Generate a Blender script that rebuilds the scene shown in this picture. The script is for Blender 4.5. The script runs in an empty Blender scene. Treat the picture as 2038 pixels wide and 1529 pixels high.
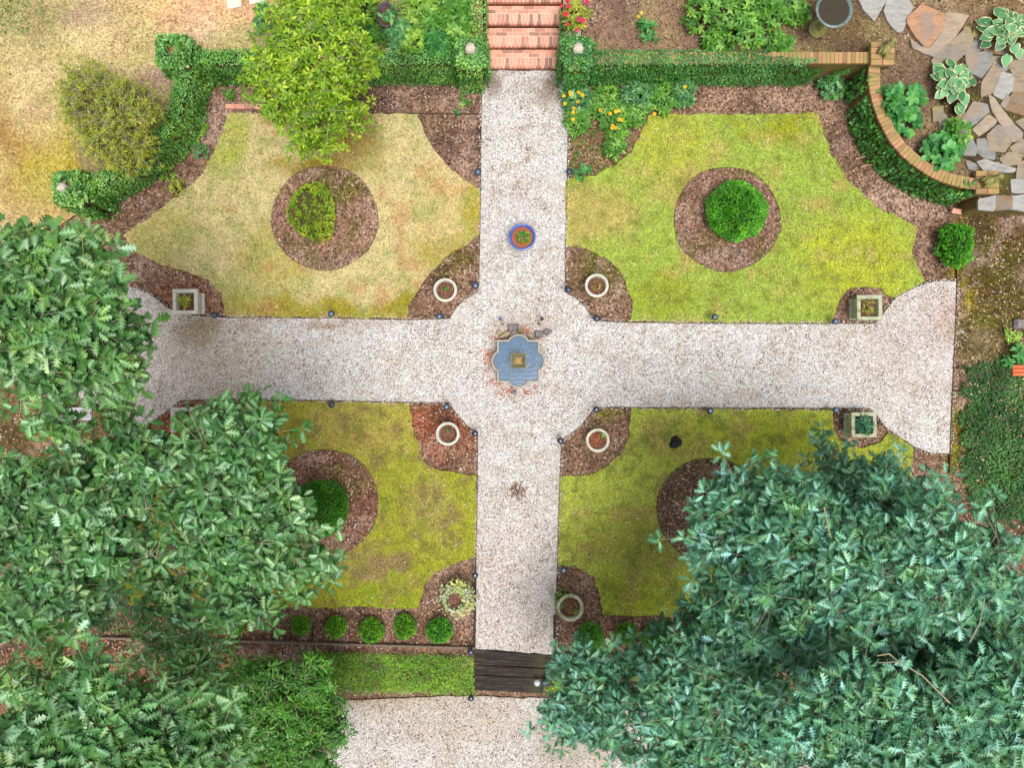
import bpy, bmesh, math, random
import numpy as np
from mathutils import Vector, Matrix
from mathutils.geometry import delaunay_2d_cdt

random.seed(7)
rng = np.random.default_rng(11)
PI = math.pi
sc = bpy.context.scene
C = sc.collection

# ------------------------------------------------------------------ camera
CAM = 13.587                      # the drone hovers this high above the garden paths
cd = bpy.data.cameras.new('camera'); cam = bpy.data.objects.new('camera', cd); C.objects.link(cam)
cam.location = (0, 0, CAM); cam.rotation_euler = (0, 0, 0)
cd.lens = 24; cd.sensor_width = 36; cd.sensor_fit = 'HORIZONTAL'
cd.clip_start = 0.1; cd.clip_end = 600
sc.camera = cam

# ------------------------------------------------------------------ sky and sun (thin overcast)
SUN_EL, SUN_AZ = math.radians(73), math.radians(-62)      # light comes from the lower right of the view
w = bpy.data.worlds.new('World'); sc.world = w; w.use_nodes = True
nt = w.node_tree; bg = nt.nodes['Background']
sky = nt.nodes.new('ShaderNodeTexSky'); sky.sky_type = 'NISHITA'; sky.sun_disc = False
sky.sun_elevation = SUN_EL; sky.sun_rotation = math.radians(90) - SUN_AZ
sky.dust_density = 4.0; sky.air_density = 1.0
hs = nt.nodes.new('ShaderNodeHueSaturation'); hs.inputs['Saturation'].default_value = 0.25
nt.links.new(sky.outputs[0], hs.inputs['Color']); nt.links.new(hs.outputs[0], bg.inputs[0])
bg.inputs[1].default_value = 0.145
sd = bpy.data.lights.new('sun', 'SUN'); so = bpy.data.objects.new('sun', sd); C.objects.link(so)
sd.energy = 1.6; sd.angle = math.radians(30); sd.color = (1.0, 0.96, 0.9)
sdir = Vector((math.cos(SUN_EL) * math.cos(SUN_AZ), math.cos(SUN_EL) * math.sin(SUN_AZ), math.sin(SUN_EL)))
so.rotation_euler = sdir.to_track_quat('Z', 'Y').to_euler(); so.location = sdir * 30
sc.view_settings.view_transform = 'Standard'; sc.view_settings.look = 'None'
sc.view_settings.exposure = 0.70; sc.view_settings.gamma = 1
sc.render.resolution_x = 1024; sc.render.resolution_y = 769

# ------------------------------------------------------------------ helpers
def P(px, py, z=0.0):
    s = (CAM - z) / CAM / 100.0
    return ((px - 1019) * s, (764.5 - py) * s, z)
def XY(pts, z=0.0):
    return [P(x, y, z)[:2] for x, y in pts]
def lin(r, g, b, k=0.82):
    f = lambda c: ((c / 255.0 + 0.055) / 1.055) ** 2.4 if c > 10 else c / 255.0 / 12.92
    return (f(r) * k, f(g) * k, f(b) * k, 1.0)
def lin3(c, k=0.82): return np.array(lin(*c, k=k)[:3])

def hash2(ix, iy, seed):
    h = (ix.astype(np.int64) * 374761393 + iy.astype(np.int64) * 668265263 + seed * 1274126177) & 0xffffffff
    h = ((h ^ (h >> 13)) * 1274126177) & 0xffffffff
    return ((h ^ (h >> 16)) & 0xffff) / 65535.0
def vn(x, y, seed=0):
    x = np.asarray(x, float); y = np.asarray(y, float)
    ix = np.floor(x); iy = np.floor(y); fx = x - ix; fy = y - iy
    fx = fx * fx * (3 - 2 * fx); fy = fy * fy * (3 - 2 * fy)
    a = hash2(ix, iy, seed); b = hash2(ix + 1, iy, seed); c = hash2(ix, iy + 1, seed); d = hash2(ix + 1, iy + 1, seed)
    return (a * (1 - fx) + b * fx) * (1 - fy) + (c * (1 - fx) + d * fx) * fy
def fbm(x, y, seed=0, o=4):
    t = 0; a = 0.5; s = 0
    for i in range(o):
        t = t + a * vn(x * 2 ** i, y * 2 ** i, seed + i * 17); s += a; a *= 0.5
    return t / s
def inpoly(x, y, poly):
    x = np.asarray(x); y = np.asarray(y); r = np.zeros(x.shape, bool); n = len(poly)
    for i in range(n):
        x0, y0 = poly[i]; x1, y1 = poly[(i + 1) % n]
        if y0 == y1: continue
        c = ((y0 > y) != (y1 > y)) & (x < (x1 - x0) * (y - y0) / (y1 - y0) + x0)
        r ^= c
    return r

def tag(o, label=None, cat=None, group=None, kind=None):
    if label: o['label'] = label
    if cat: o['category'] = cat
    if group: o['group'] = group
    if kind: o['kind'] = kind
    return o
def thing(name, loc, label, cat, group=None, rz=0.0, kind=None):
    o = bpy.data.objects.new(name, None); C.objects.link(o); o.empty_display_size = 0.1
    o.location = loc; o.rotation_euler = (0, 0, rz)
    return tag(o, label, cat, group, kind)
def raw(name, V, F, mat, parent=None, attrs=None, smooth=False, loc=None):
    """V (n,3) array, F array of equal-length faces or list of faces"""
    V = np.asarray(V, dtype=np.float32)
    me = bpy.data.meshes.new(name)
    if isinstance(F, np.ndarray):
        k = F.shape[1]; n = len(F)
        me.vertices.add(len(V)); me.vertices.foreach_set('co', V.ravel())
        me.loops.add(n * k); me.loops.foreach_set('vertex_index', F.astype(np.int32).ravel())
        me.polygons.add(n); me.polygons.foreach_set('loop_start', np.arange(0, n * k, k, dtype=np.int32))
        me.polygons.foreach_set('loop_total', np.full(n, k, dtype=np.int32))
        me.update(calc_edges=True)
    else:
        me.from_pydata([tuple(map(float, v)) for v in V], [], [tuple(int(i) for i in f) for f in F]); me.update()
    if attrs:
        for an, av in attrs.items():
            av = np.asarray(av, dtype=np.float32)
            if av.ndim == 1:
                a = me.attributes.new(an, 'FLOAT', 'POINT'); a.data.foreach_set('value', av)
            else:
                a = me.attributes.new(an, 'FLOAT_COLOR', 'POINT')
                if av.shape[1] == 3: av = np.concatenate([av, np.ones((len(av), 1), np.float32)], 1)
                a.data.foreach_set('color', av.ravel())
    me.materials.append(mat)
    if smooth: me.polygons.foreach_set('use_smooth', np.ones(len(me.polygons), dtype=bool))
    o = bpy.data.objects.new(name, me); C.objects.link(o)
    if parent: o.parent = parent
    if loc: o.location = loc
    return o
def bmobj(name, bm, mat, parent=None, smooth=False, loc=None):
    me = bpy.data.meshes.new(name); bmesh.ops.recalc_face_normals(bm, faces=bm.faces); bm.to_mesh(me); bm.free()
    me.materials.append(mat)
    if smooth: me.polygons.foreach_set('use_smooth', np.ones(len(me.polygons), dtype=bool))
    o = bpy.data.objects.new(name, me); C.objects.link(o)
    if parent: o.parent = parent
    if loc: o.location = loc
    return o
def copy_tree(o, loc, rz=0.0, parent=None):
    c = o.copy(); C.objects.link(c)
    if parent: c.parent = parent
    else: c.location = loc; c.rotation_euler = (0, 0, rz)
    for ch in list(o.children):
        copy_tree(ch, None, 0, c)
    return c

def box(bm, c, s, rz=0.0, bev=0.0, tilt=None, mi=None):
    r = bmesh.ops.create_cube(bm, size=1.0); vs = r['verts']
    bmesh.ops.scale(bm, vec=s, verts=vs)
    if bev > 0:
        es = list({e for v in vs for e in v.link_edges})
        b = bmesh.ops.bevel(bm, geom=es, offset=bev, segments=1, affect='EDGES', profile=0.5)
        vs = list({v for f in b['faces'] for v in f.verts} | {v for v in vs if v.is_valid})
    if tilt: bmesh.ops.rotate(bm, cent=(0, 0, 0), matrix=Matrix.Rotation(tilt[0], 3, 'X') @ Matrix.Rotation(tilt[1], 3, 'Y'), verts=vs)
    if rz: bmesh.ops.rotate(bm, cent=(0, 0, 0), matrix=Matrix.Rotation(rz, 3, 'Z'), verts=vs)
    bmesh.ops.translate(bm, vec=c, verts=vs)
    return vs
def lathe(bm, prof, seg=32, c=(0, 0, 0), closed=False, wob=0.0):
    rings = []
    ph = random.random() * 6
    for r, z in prof:
        rings.append([bm.verts.new((c[0] + r * (1 + wob * math.sin(3 * 2 * PI * i / seg + ph)) * math.cos(2 * PI * i / seg),
                                    c[1] + r * (1 + wob * math.sin(2 * 2 * PI * i / seg + ph)) * math.sin(2 * PI * i / seg), c[2] + z)) for i in range(seg)])
    m = len(rings)
    for j in range(m if closed else m - 1):
        a, b = rings[j], rings[(j + 1) % m]
        for i in range(seg):
            bm.faces.new((a[i], a[(i + 1) % seg], b[(i + 1) % seg], b[i]))
    if not closed:
        if prof[0][0] > 1e-4: bm.faces.new(rings[0][::-1])
        if prof[-1][0] > 1e-4: bm.faces.new(rings[-1])
def prism(bm, poly, z0, z1, bev=0.0):
    vs = [bm.verts.new((x, y, z0)) for x, y in poly]
    f = bm.faces.new(vs)
    if f.normal.z < 0: f.normal_flip()
    r = bmesh.ops.extrude_face_region(bm, geom=[f]); top = [v for v in r['geom'] if isinstance(v, bmesh.types.BMVert)]
    bmesh.ops.translate(bm, vec=(0, 0, z1 - z0), verts=top)
    if bev:
        tf = [g for g in r['geom'] if isinstance(g, bmesh.types.BMFace)]
        es = list({e for t in tf for e in t.edges})
        bmesh.ops.bevel(bm, geom=es, offset=bev, segments=2, affect='EDGES', profile=0.5)

# tubes as numpy: list of (p0, p1, r0, r1)
def tubes(segs, n=5):
    V = []; F = []; o = 0
    for p0, p1, r0, r1 in segs:
        p0 = np.array(p0, float); p1 = np.array(p1, float); d = p1 - p0; L = np.linalg.norm(d)
        if L < 1e-6: continue
        d /= L; a = np.array([0, 0, 1.0]) if abs(d[2]) < 0.9 else np.array([1.0, 0, 0])
        u = np.cross(d, a); u /= np.linalg.norm(u); v = np.cross(d, u)
        t = np.arange(n) * 2 * PI / n
        c = np.cos(t)[:, None] * u + np.sin(t)[:, None] * v
        V.append(p0 + c * r0); V.append(p1 + c * r1)
        for i in range(n):
            F.append((o + i, o + (i + 1) % n, o + n + (i + 1) % n, o + n + i))
        o += 2 * n
    return np.concatenate(V), np.array(F)

# ------------------------------------------------------------------ leaf templates (axis +Y, normal +Z)
def strip_leaf(ts, ws, fold=0.12, droop=0.15, shift=None):
    V = []; F = []
    for i, (t, wd) in enumerate(zip(ts, ws)):
        z = -droop * t * t
        s = shift[i] if shift else 0
        V += [(0, t, z), (-wd, t + s, z + fold * wd), (wd, t + s, z + fold * wd)]
    n = len(ts)
    for i in range(n - 1):
        a = 3 * i; b = a + 3
        F += [(a, b, b + 1, a + 1), (a + 2, b + 2, b, a)]
    return np.array(V, float), np.array(F)
OAK = strip_leaf([0.0, 0.12, 0.24, 0.28, 0.44, 0.48, 0.64, 0.68, 0.84, 0.88, 1.0],
                 [0.012, 0.03, 0.22, 0.05, 0.36, 0.055, 0.37, 0.06, 0.24, 0.07, 0.02],
                 fold=0.4, droop=0.25, shift=[0, 0, .08, 0, .14, 0, .14, 0, .10, 0, 0])
OAKB = strip_leaf([0.0, 0.13, 0.24, 0.31, 0.45, 0.52, 0.66, 0.75, 0.86, 1.0],
                 [0.012, 0.05, 0.22, 0.09, 0.34, 0.10, 0.36, 0.12, 0.26, 0.05],
                 fold=0.36, droop=0.25, shift=[0, 0, .07, 0, .12, 0, .12, 0, .07, 0])
OVAL = strip_leaf([0.0, 0.3, 0.65, 1.0], [0.02, 0.19, 0.2, 0.01], fold=0.35, droop=0.2)
LANCE = strip_leaf([0.0, 0.4, 1.0], [0.02, 0.12, 0.01], fold=0.35, droop=0.25)
ROUND = strip_leaf([0.0, 0.25, 0.6, 0.88, 1.0], [0.05, 0.34, 0.42, 0.24, 0.02], fold=0.25, droop=0.2)
TINY = strip_leaf([0.0, 0.5, 1.0], [0.05, 0.32, 0.05], fold=0.2, droop=0.1)
BLADE = (np.array([(-0.5, 0, 0), (0.5, 0, 0), (0.3, 1, 0.0), (-0.3, 1, 0.0)]), np.array([(0, 1, 2, 3)]))
CHIP = (np.array([(-0.5, 0, 0), (0.45, 0.1, 0.05), (0.35, 1, 0.0), (-0.3, 0.9, 0.12)]), np.array([(0, 1, 2, 3)]))

def norm(a): return a / np.maximum(np.linalg.norm(a, axis=1, keepdims=True), 1e-9)
def instance(T, pos, d, up, sc_, width=1.0):
    """place template T n times: axis along d, normal near up"""
    TV, TF = T; n = len(pos); k = len(TV)
    d = norm(d); x = norm(np.cross(d, up)); z = np.cross(x, d)
    s = np.asarray(sc_)[:, None, None]
    wv = np.asarray(width)
    if wv.ndim == 0: wv = np.full(n, float(wv))
    V = pos[:, None, :] + s * (TV[None, :, 0:1] * wv[:, None, None] * x[:, None, :] + TV[None, :, 1:2] * d[:, None, :] + TV[None, :, 2:3] * z[:, None, :])
    F = TF[None] + (np.arange(n) * k)[:, None, None]
    return V.reshape(-1, 3), F.reshape(-1, TF.shape[1])
def rnd_dirs(n, zmin=-1, zmax=1):
    z = rng.uniform(zmin, zmax, n); a = rng.uniform(0, 2 * PI, n); r = np.sqrt(np.maximum(0, 1 - z * z))
    return np.stack([r * np.cos(a), r * np.sin(a), z], 1)

# ------------------------------------------------------------------ materials
def newmat(name, rough=0.85, spec=0.2):
    m = bpy.data.materials.new(name); m.use_nodes = True; b = m.node_tree.nodes['Principled BSDF']
    b.inputs['Roughness'].default_value = rough
    b.inputs['Specular IOR Level'].default_value = spec
    return m, m.node_tree, b
def N(nt, t, **kw):
    n = nt.nodes.new(t)
    for k, v in kw.items():
        if k in n.inputs: n.inputs[k].default_value = v
        else: setattr(n, k, v)
    return n
def coords(nt):
    return N(nt, 'ShaderNodeTexCoord').outputs['Object']
def ramp(nt, src, stops, interp='LINEAR'):
    r = nt.nodes.new('ShaderNodeValToRGB'); r.color_ramp.interpolation = interp
    e = r.color_ramp.elements
    while len(e) < len(stops): e.new(0.5)
    for i, (p, c) in enumerate(stops): e[i].position = p; e[i].color = c if len(c) == 4 else (*c, 1)
    nt.links.new(src, r.inputs[0]); return r.outputs[0]
def mix(nt, a, b, f, mode='MIX'):
    m = nt.nodes.new('ShaderNodeMix'); m.data_type = 'RGBA'; m.blend_type = mode; m.clamp_result = False
    for i, s in ((6, a), (7, b), (0, f)):
        if hasattr(s, 'links') or isinstance(s, bpy.types.NodeSocket): nt.links.new(s, m.inputs[i])
        else: m.inputs[i].default_value = s if i == 0 else (s if len(s) == 4 else (*s, 1))
    return m.outputs[2]
def g(v): return (v, v, v, 1)
def bump(nt, b, h, strength=0.5, dist=0.02):
    n = N(nt, 'ShaderNodeBump'); n.inputs['Strength'].default_value = strength; n.inputs['Distance'].default_value = dist
    nt.links.new(h, n.inputs['Height']); nt.links.new(n.outputs[0], b.inputs['Normal'])

def ground_mat(name, cell=40, lo=0.6, hi=1.3, flecks=(), bmp=0.5, noise_lo=0.75, noise_hi=1.22, dist=0.02):
    """base colour from the painted 'col' attribute (what grows or lies there), broken up by grains and flecks"""
    m, nt, b = newmat(name, 0.95, 0.1)
    co = coords(nt)
    at = N(nt, 'ShaderNodeAttribute', attribute_name='col').outputs['Color']
    v = N(nt, 'ShaderNodeTexVoronoi', Scale=cell); nt.links.new(co, v.inputs['Vector'])
    sep = N(nt, 'ShaderNodeSeparateColor'); nt.links.new(v.outputs['Color'], sep.inputs[0])
    k = ramp(nt, sep.outputs[0], [(0, g(lo)), (1, g(hi))])
    c = mix(nt, at, k, 1.0, 'MULTIPLY')
    n1 = N(nt, 'ShaderNodeTexNoise', Scale=7.0, Detail=8.0, Roughness=0.7); nt.links.new(co, n1.inputs['Vector'])
    c = mix(nt, c, ramp(nt, n1.outputs[0], [(0.3, g(noise_lo)), (0.7, g(noise_hi))]), 1.0, 'MULTIPLY')
    for i, (col, sc_, thr, amt) in enumerate(flecks):
        vv = N(nt, 'ShaderNodeTexVoronoi', Scale=sc_); nt.links.new(co, vv.inputs['Vector'])
        s2 = N(nt, 'ShaderNodeSeparateColor'); nt.links.new(vv.outputs['Color'], s2.inputs[0])
        nn = N(nt, 'ShaderNodeTexNoise', Scale=1.6 + i * 0.9, Detail=4.0, Roughness=0.6); nt.links.new(co, nn.inputs['Vector'])
        ad = N(nt, 'ShaderNodeMath', operation='MULTIPLY_ADD'); nt.links.new(nn.outputs[0], ad.inputs[0]); ad.inputs[1].default_value = 0.9
        nt.links.new(s2.outputs[1], ad.inputs[2])
        f = ramp(nt, ad.outputs[0], [(thr / 2, g(0)), (thr / 2 + 0.02, g(amt))])
        # thr on 0..~1.9 scale, halved to fit the ramp
        hv = N(nt, 'ShaderNodeMath', operation='MULTIPLY'); nt.links.new(ad.outputs[0], hv.inputs[0]); hv.inputs[1].default_value = 0.5
        f_node = f.node; nt.links.new(hv.outputs[0], f_node.inputs[0])
        c = mix(nt, c, col, f)
    nt.links.new(c, b.inputs['Base Color'])
    n2 = N(nt, 'ShaderNodeTexNoise', Scale=cell * 0.8, Detail=3.0); nt.links.new(co, n2.inputs['Vector'])
    bump(nt, b, n2.outputs[0], bmp, dist)
    return m

M = {}
M['gravel'] = ground_mat('gravel', 52, 0.5, 1.22, [(lin(130, 106, 92), 50, 1.36, 0.7), (lin(80, 68, 60), 44, 1.46, 0.8)], 0.7, 0.88, 1.1)
M['mulch'] = ground_mat('mulch', 30, 0.5, 1.45, [(lin(205, 175, 150), 34, 1.42, 0.7), (lin(60, 42, 34), 22, 1.28, 0.6), (lin(205, 195, 190), 42, 1.5, 0.9)], 1.0, 0.62, 1.3, 0.03)
M['lawn'] = ground_mat('lawn_soil', 60, 0.6, 1.3, [(lin(110, 92, 60), 34, 1.3, 0.5), (lin(206, 190, 150), 44, 1.46, 0.6)], 0.8, 0.75, 1.22)
M['terrace'] = ground_mat('terrace_soil', 45, 0.6, 1.3, [(lin(120, 90, 66), 24, 1.34, 0.5), (lin(215, 195, 160), 38, 1.42, 0.5)], 0.8, 0.72, 1.25)

def leafmat(name, c0, c1, c2=None, back=None, trans=0.25, rough=0.45, spec=0.35, vein=False, bright=1.0):
    m, nt, b = newmat(name, rough, spec)
    t = N(nt, 'ShaderNodeAttribute', attribute_name='tint').outputs['Fac']
    st = [(0, lin(*c0, k=0.82 * bright)), (0.6, lin(*c1, k=0.82 * bright))]
    if c2: st.append((1.0, lin(*c2, k=0.82 * bright)))
    c = ramp(nt, t, st)
    co = coords(nt)
    n1 = N(nt, 'ShaderNodeTexNoise', Scale=2.2, Detail=3.0); nt.links.new(co, n1.inputs['Vector'])
    c = mix(nt, c, ramp(nt, n1.outputs[0], [(0.3, g(0.72)), (0.7, g(1.25))]), 1.0, 'MULTIPLY')
    n5 = N(nt, 'ShaderNodeTexNoise', Scale=3.7, Detail=4.0, Roughness=0.7); nt.links.new(co, n5.inputs['Vector'])
    c = mix(nt, c, ramp(nt, n5.outputs[0], [(0.35, (0.9, 0.96, 1.25)), (0.5, (1, 1, 1)), (0.66, (1.3, 1.1, 0.6))]), 1.0, 'MULTIPLY')
    nt.links.new(c, b.inputs['Base Color'])
    tr = N(nt, 'ShaderNodeBsdfTranslucent'); c2_ = mix(nt, c, (1.1, 1.15, 0.5, 1), 1.0, 'MULTIPLY'); nt.links.new(c2_, tr.inputs[0])
    ms = N(nt, 'ShaderNodeMixShader'); ms.inputs[0].default_value = trans
    nt.links.new(b.outputs[0], ms.inputs[1]); nt.links.new(tr.outputs[0], ms.inputs[2])
    nt.links.new(ms.outputs[0], nt.nodes['Material Output'].inputs[0])
    return m
M['oak_blue'] = leafmat('oak_leaf_bluish', (40, 92, 48), (90, 154, 114), (164, 220, 202), trans=0.1, rough=0.4, spec=.4)  # last colour stop paints teal highlights into the leaf tint
M['oak_green'] = leafmat('oak_leaf_green', (52, 98, 30), (100, 152, 80), (184, 214, 166), trans=0.16, rough=0.42, spec=.4)
M['oak_grey'] = leafmat('oak_leaf_greyish', (40, 86, 24), (86, 140, 74), (172, 208, 164), trans=0.14, rough=0.42, spec=.4)
M['evergreen'] = leafmat('evergreen_leaf', (40, 92, 18), (76, 138, 36), (120, 178, 70))
M['yellowgreen'] = leafmat('yellow_green_leaf', (78, 126, 14), (144, 182, 34), (204, 218, 84), trans=0.25)
M['olive'] = leafmat('olive_leaf', (100, 122, 24), (156, 166, 48), (196, 192, 90), trans=0.2)
M['box_lime'] = leafmat('box_leaf_lime', (104, 142, 22), (150, 180, 46), (190, 205, 86))
M['box_green'] = leafmat('box_leaf_green', (50, 128, 18), (96, 182, 44), (152, 216, 84))
M['box_dark'] = leafmat('box_leaf_dark', (36, 96, 12), (62, 132, 22), (104, 168, 44))
M['box_small'] = leafmat('box_leaf_mid', (70, 136, 20), (108, 172, 36), (150, 200, 70))
M['ivy'] = leafmat('ivy_leaf', (52, 106, 30), (104, 164, 72), (156, 204, 118), trans=0.12, rough=0.4)
M['ivy_dark'] = leafmat('ivy_leaf_dark', (42, 98, 38), (76, 140, 62), (124, 180, 104), trans=0.1, rough=0.4)
M['plant'] = leafmat('plant_leaf', (46, 104, 22), (96, 154, 46), (158, 200, 92))
M['plant_lime'] = leafmat('plant_leaf_lime', (90, 140, 30), (140, 184, 60), (190, 212, 110))
M['plant_deep'] = leafmat('plant_leaf_deep', (34, 100, 34), (68, 146, 62), (118, 188, 100))
M['plant_blue'] = leafmat('plant_leaf_bluish', (48, 104, 48), (90, 150, 82), (146, 194, 132))
M['fern'] = leafmat('fern_leaf', (24, 76, 46), (50, 118, 78), (90, 156, 112))
M['cover'] = leafmat('cover_leaf', (72, 114, 18), (112, 164, 28), (156, 198, 52))
M['cover_dark'] = leafmat('vinca_leaf', (30, 78, 26), (62, 118, 50), (108, 160, 86))
M['pale_leaf'] = leafmat('pale_leaf', (150, 168, 100), (190, 200, 140), (220, 224, 180))
M['yellow_petal'] = leafmat('yellow_petal', (240, 190, 10), (250, 212, 24), (252, 226, 70), trans=0.3)
M['red_petal'] = leafmat('red_petal', (196, 20, 50), (226, 44, 84), (240, 100, 130), trans=0.3)
def attrmat(name, rough=0.9, spec=0.1, k=1.0):
    m, nt, b = newmat(name, rough, spec)
    at = N(nt, 'ShaderNodeAttribute', attribute_name='col').outputs['Color']
    nt.links.new(at, b.inputs['Base Color']); return m
M['blade'] = attrmat('grass_blade'); M['chip'] = attrmat('bark_chip'); M['litter'] = attrmat('dry_litter')
def plain(name, col, rough=0.8, spec=0.2, nlo=0.75, nhi=1.2, scale=12, metal=0, bmp=0.2, spots=None):
    m, nt, b = newmat(name, rough, spec); co = coords(nt)
    n1 = N(nt, 'ShaderNodeTexNoise', Scale=float(scale), Detail=6.0, Roughness=0.65); nt.links.new(co, n1.inputs['Vector'])
    c = mix(nt, lin(*col), ramp(nt, n1.outputs[0], [(0.3, g(nlo)), (0.7, g(nhi))]), 1.0, 'MULTIPLY')
    if spots:
        for scol, ssc, p in spots:
            n3 = N(nt, 'ShaderNodeTexNoise', Scale=float(ssc), Detail=7.0, Roughness=0.7); nt.links.new(co, n3.inputs['Vector'])
            c = mix(nt, c, lin(*scol), ramp(nt, n3.outputs[0], [(p, g(0)), (p + 0.09, g(0.85))]))
    nt.links.new(c, b.inputs['Base Color']); b.inputs['Metallic'].default_value = metal
    bump(nt, b, n1.outputs[0], bmp, 0.01); return m
M['concrete'] = plain('cast_stone', (206, 200, 178), spots=[((130, 128, 84), 9, 0.6)])
M['concrete_white'] = plain('white_cast_stone', (196, 192, 178), spots=[((150, 142, 110), 14, 0.6)])
M['concrete_moss'] = plain('mossy_cast_stone', (176, 178, 150), spots=[((120, 128, 70), 8, 0.5)])
M['tan_side'] = plain('tan_stained_stone', (186, 158, 96), spots=[((120, 104, 50), 8, 0.55)])
M['finial'] = plain('weathered_stone', (206, 196, 176), nlo=0.5, nhi=1.25, scale=30, bmp=0.6)
M['mossstone'] = plain('mossy_stone_figure', (148, 142, 88), nlo=0.55, nhi=1.2, scale=26, bmp=0.6, spots=[((120, 118, 40), 9, 0.5)])
M['soil'] = plain('potting_soil', (112, 76, 60), nlo=0.4, nhi=1.6, scale=60, bmp=0.8, spots=[((190, 150, 120), 70, 0.62)])
M['soil_red'] = plain('red_mulch', (160, 92, 62), nlo=0.5, nhi=1.5, scale=70, bmp=0.8)
M['bluepot'] = plain('blue_glaze', (70, 92, 170), rough=0.15, spec=0.7, nlo=0.7, nhi=1.3, scale=9, bmp=0.02)
M['black'] = plain('black_plastic', (38, 42, 50), rough=0.45, spec=0.4)
M['lens'] = plain('solar_panel_lens', (72, 98, 128), rough=0.15, spec=0.7, bmp=0.02)
M['lens_dark'] = plain('solar_panel_dark', (42, 56, 82), rough=0.15, spec=0.7, bmp=0.02)
M['steel'] = plain('pale_lamp_top', (180, 184, 190), rough=0.35, spec=0.5)
M['urn'] = plain('dark_grey_resin', (92, 86, 92), rough=0.6)
M['bark'] = plain('bark', (150, 136, 112), nlo=0.6, nhi=1.3, scale=14, bmp=0.7)
M['twig'] = plain('twig', (168, 156, 126), nlo=0.7, nhi=1.2, scale=20)
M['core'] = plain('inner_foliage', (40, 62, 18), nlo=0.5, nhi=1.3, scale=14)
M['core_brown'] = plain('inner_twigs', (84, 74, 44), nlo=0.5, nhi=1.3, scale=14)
M['edging'] = plain('steel_edging', (92, 72, 58), nlo=0.5, nhi=1.4)
M['timber'] = plain('dark_timber', (60, 51, 45), nlo=0.45, nhi=1.5, scale=16, bmp=0.8, spots=[((84, 80, 58), 5, 0.6)])
M['timber_edge'] = plain('grey_timber', (122, 106, 92), nlo=0.6, nhi=1.3, scale=14, bmp=0.5)
M['mortar'] = plain('mortar', (226, 196, 168), nlo=0.85, nhi=1.1)
M['black_clump'] = plain('burnt_clump', (30, 28, 34), nlo=0.3, nhi=1.8, scale=20, bmp=0.8, rough=0.5)
M['litter_brown'] = plain('brown_litter', (134, 96, 68), nlo=0.5, nhi=1.5, scale=30)
M['terracotta'] = plain('terracotta', (206, 112, 74), nlo=0.75, nhi=1.2)
M['pinkslab'] = plain('pink_paver', (232, 206, 190), nlo=0.88, nhi=1.08)
M['basin'] = plain('fountain_rim', (168, 162, 148), nlo=0.8, nhi=1.15, spots=[((150, 130, 84), 7, 0.58)])
M['bronze'] = plain('bronze_green', (108, 102, 66), nlo=0.6, nhi=1.3, rough=0.4, spec=0.5)
M['amber'] = plain('amber_rust', (170, 122, 40), nlo=0.6, nhi=1.4, scale=40, rough=0.3)
M['rock_tan'] = plain('rock_tan', (182, 160, 130), nlo=0.65, nhi=1.2, scale=14, bmp=0.6)
M['rock_grey'] = plain('rock_grey', (134, 126, 124), nlo=0.65, nhi=1.2, scale=14, bmp=0.6)
M['rock_olive'] = plain('rock_mossy', (150, 138, 84), nlo=0.65, nhi=1.2, scale=14, bmp=0.6)
M['rootwood'] = plain('root_wood', (176, 140, 108), nlo=0.7, nhi=1.2)
def woodmat():
    m, nt, b = newmat('weathered_timber', 0.8, 0.25); co = coords(nt)
    mp = N(nt, 'ShaderNodeMapping'); mp.inputs['Scale'].default_value = (1.5, 22, 22); nt.links.new(co, mp.inputs[0])
    n1 = N(nt, 'ShaderNodeTexNoise', Scale=2.0, Detail=8.0, Roughness=0.7); nt.links.new(mp.outputs[0], n1.inputs['Vector'])
    c = ramp(nt, n1.outputs[0], [(0.28, lin(24, 20, 18)), (0.52, lin(46, 39, 35)), (0.74, lin(104, 90, 80))])
    n2 = N(nt, 'ShaderNodeTexNoise', Scale=3.0, Detail=5.0); nt.links.new(co, n2.inputs['Vector'])
    c = mix(nt, c, lin(74, 72, 48), ramp(nt, n2.outputs[0], [(0.52, g(0)), (0.66, g(0.6))]))
    nt.links.new(c, b.inputs['Base Color']); bump(nt, b, n1.outputs[0], 0.6, 0.015); return m
M['tie'] = woodmat()
def watermat(name, col, rough=0.06, ripple=30, bs=0.15, cloudy=0.0):
    m, nt, b = newmat(name, rough, 0.7); co = coords(nt)
    n0 = N(nt, 'ShaderNodeTexNoise', Scale=5.0, Detail=3.0); nt.links.new(co, n0.inputs['Vector'])
    c = mix(nt, lin(*col), ramp(nt, n0.outputs[0], [(0.3, g(0.82)), (0.7, g(1.18))]), 1.0, 'MULTIPLY')
    nt.links.new(c, b.inputs['Base Color'])
    n1 = N(nt, 'ShaderNodeTexWave', Scale=float(ripple) / 4, Distortion=6.0, Detail=2.0); n1.wave_type = 'RINGS'; nt.links.new(co, n1.inputs['Vector'])
    bump(nt, b, n1.outputs[0], bs, 0.02); return m
M['water'] = watermat('fountain_water', (62, 96, 126), rough=.1, ripple=20, bs=0.015)
M['darkwater'] = watermat('dark_water', (48, 38, 14), rough=0.03, ripple=6, bs=0.03)
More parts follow.
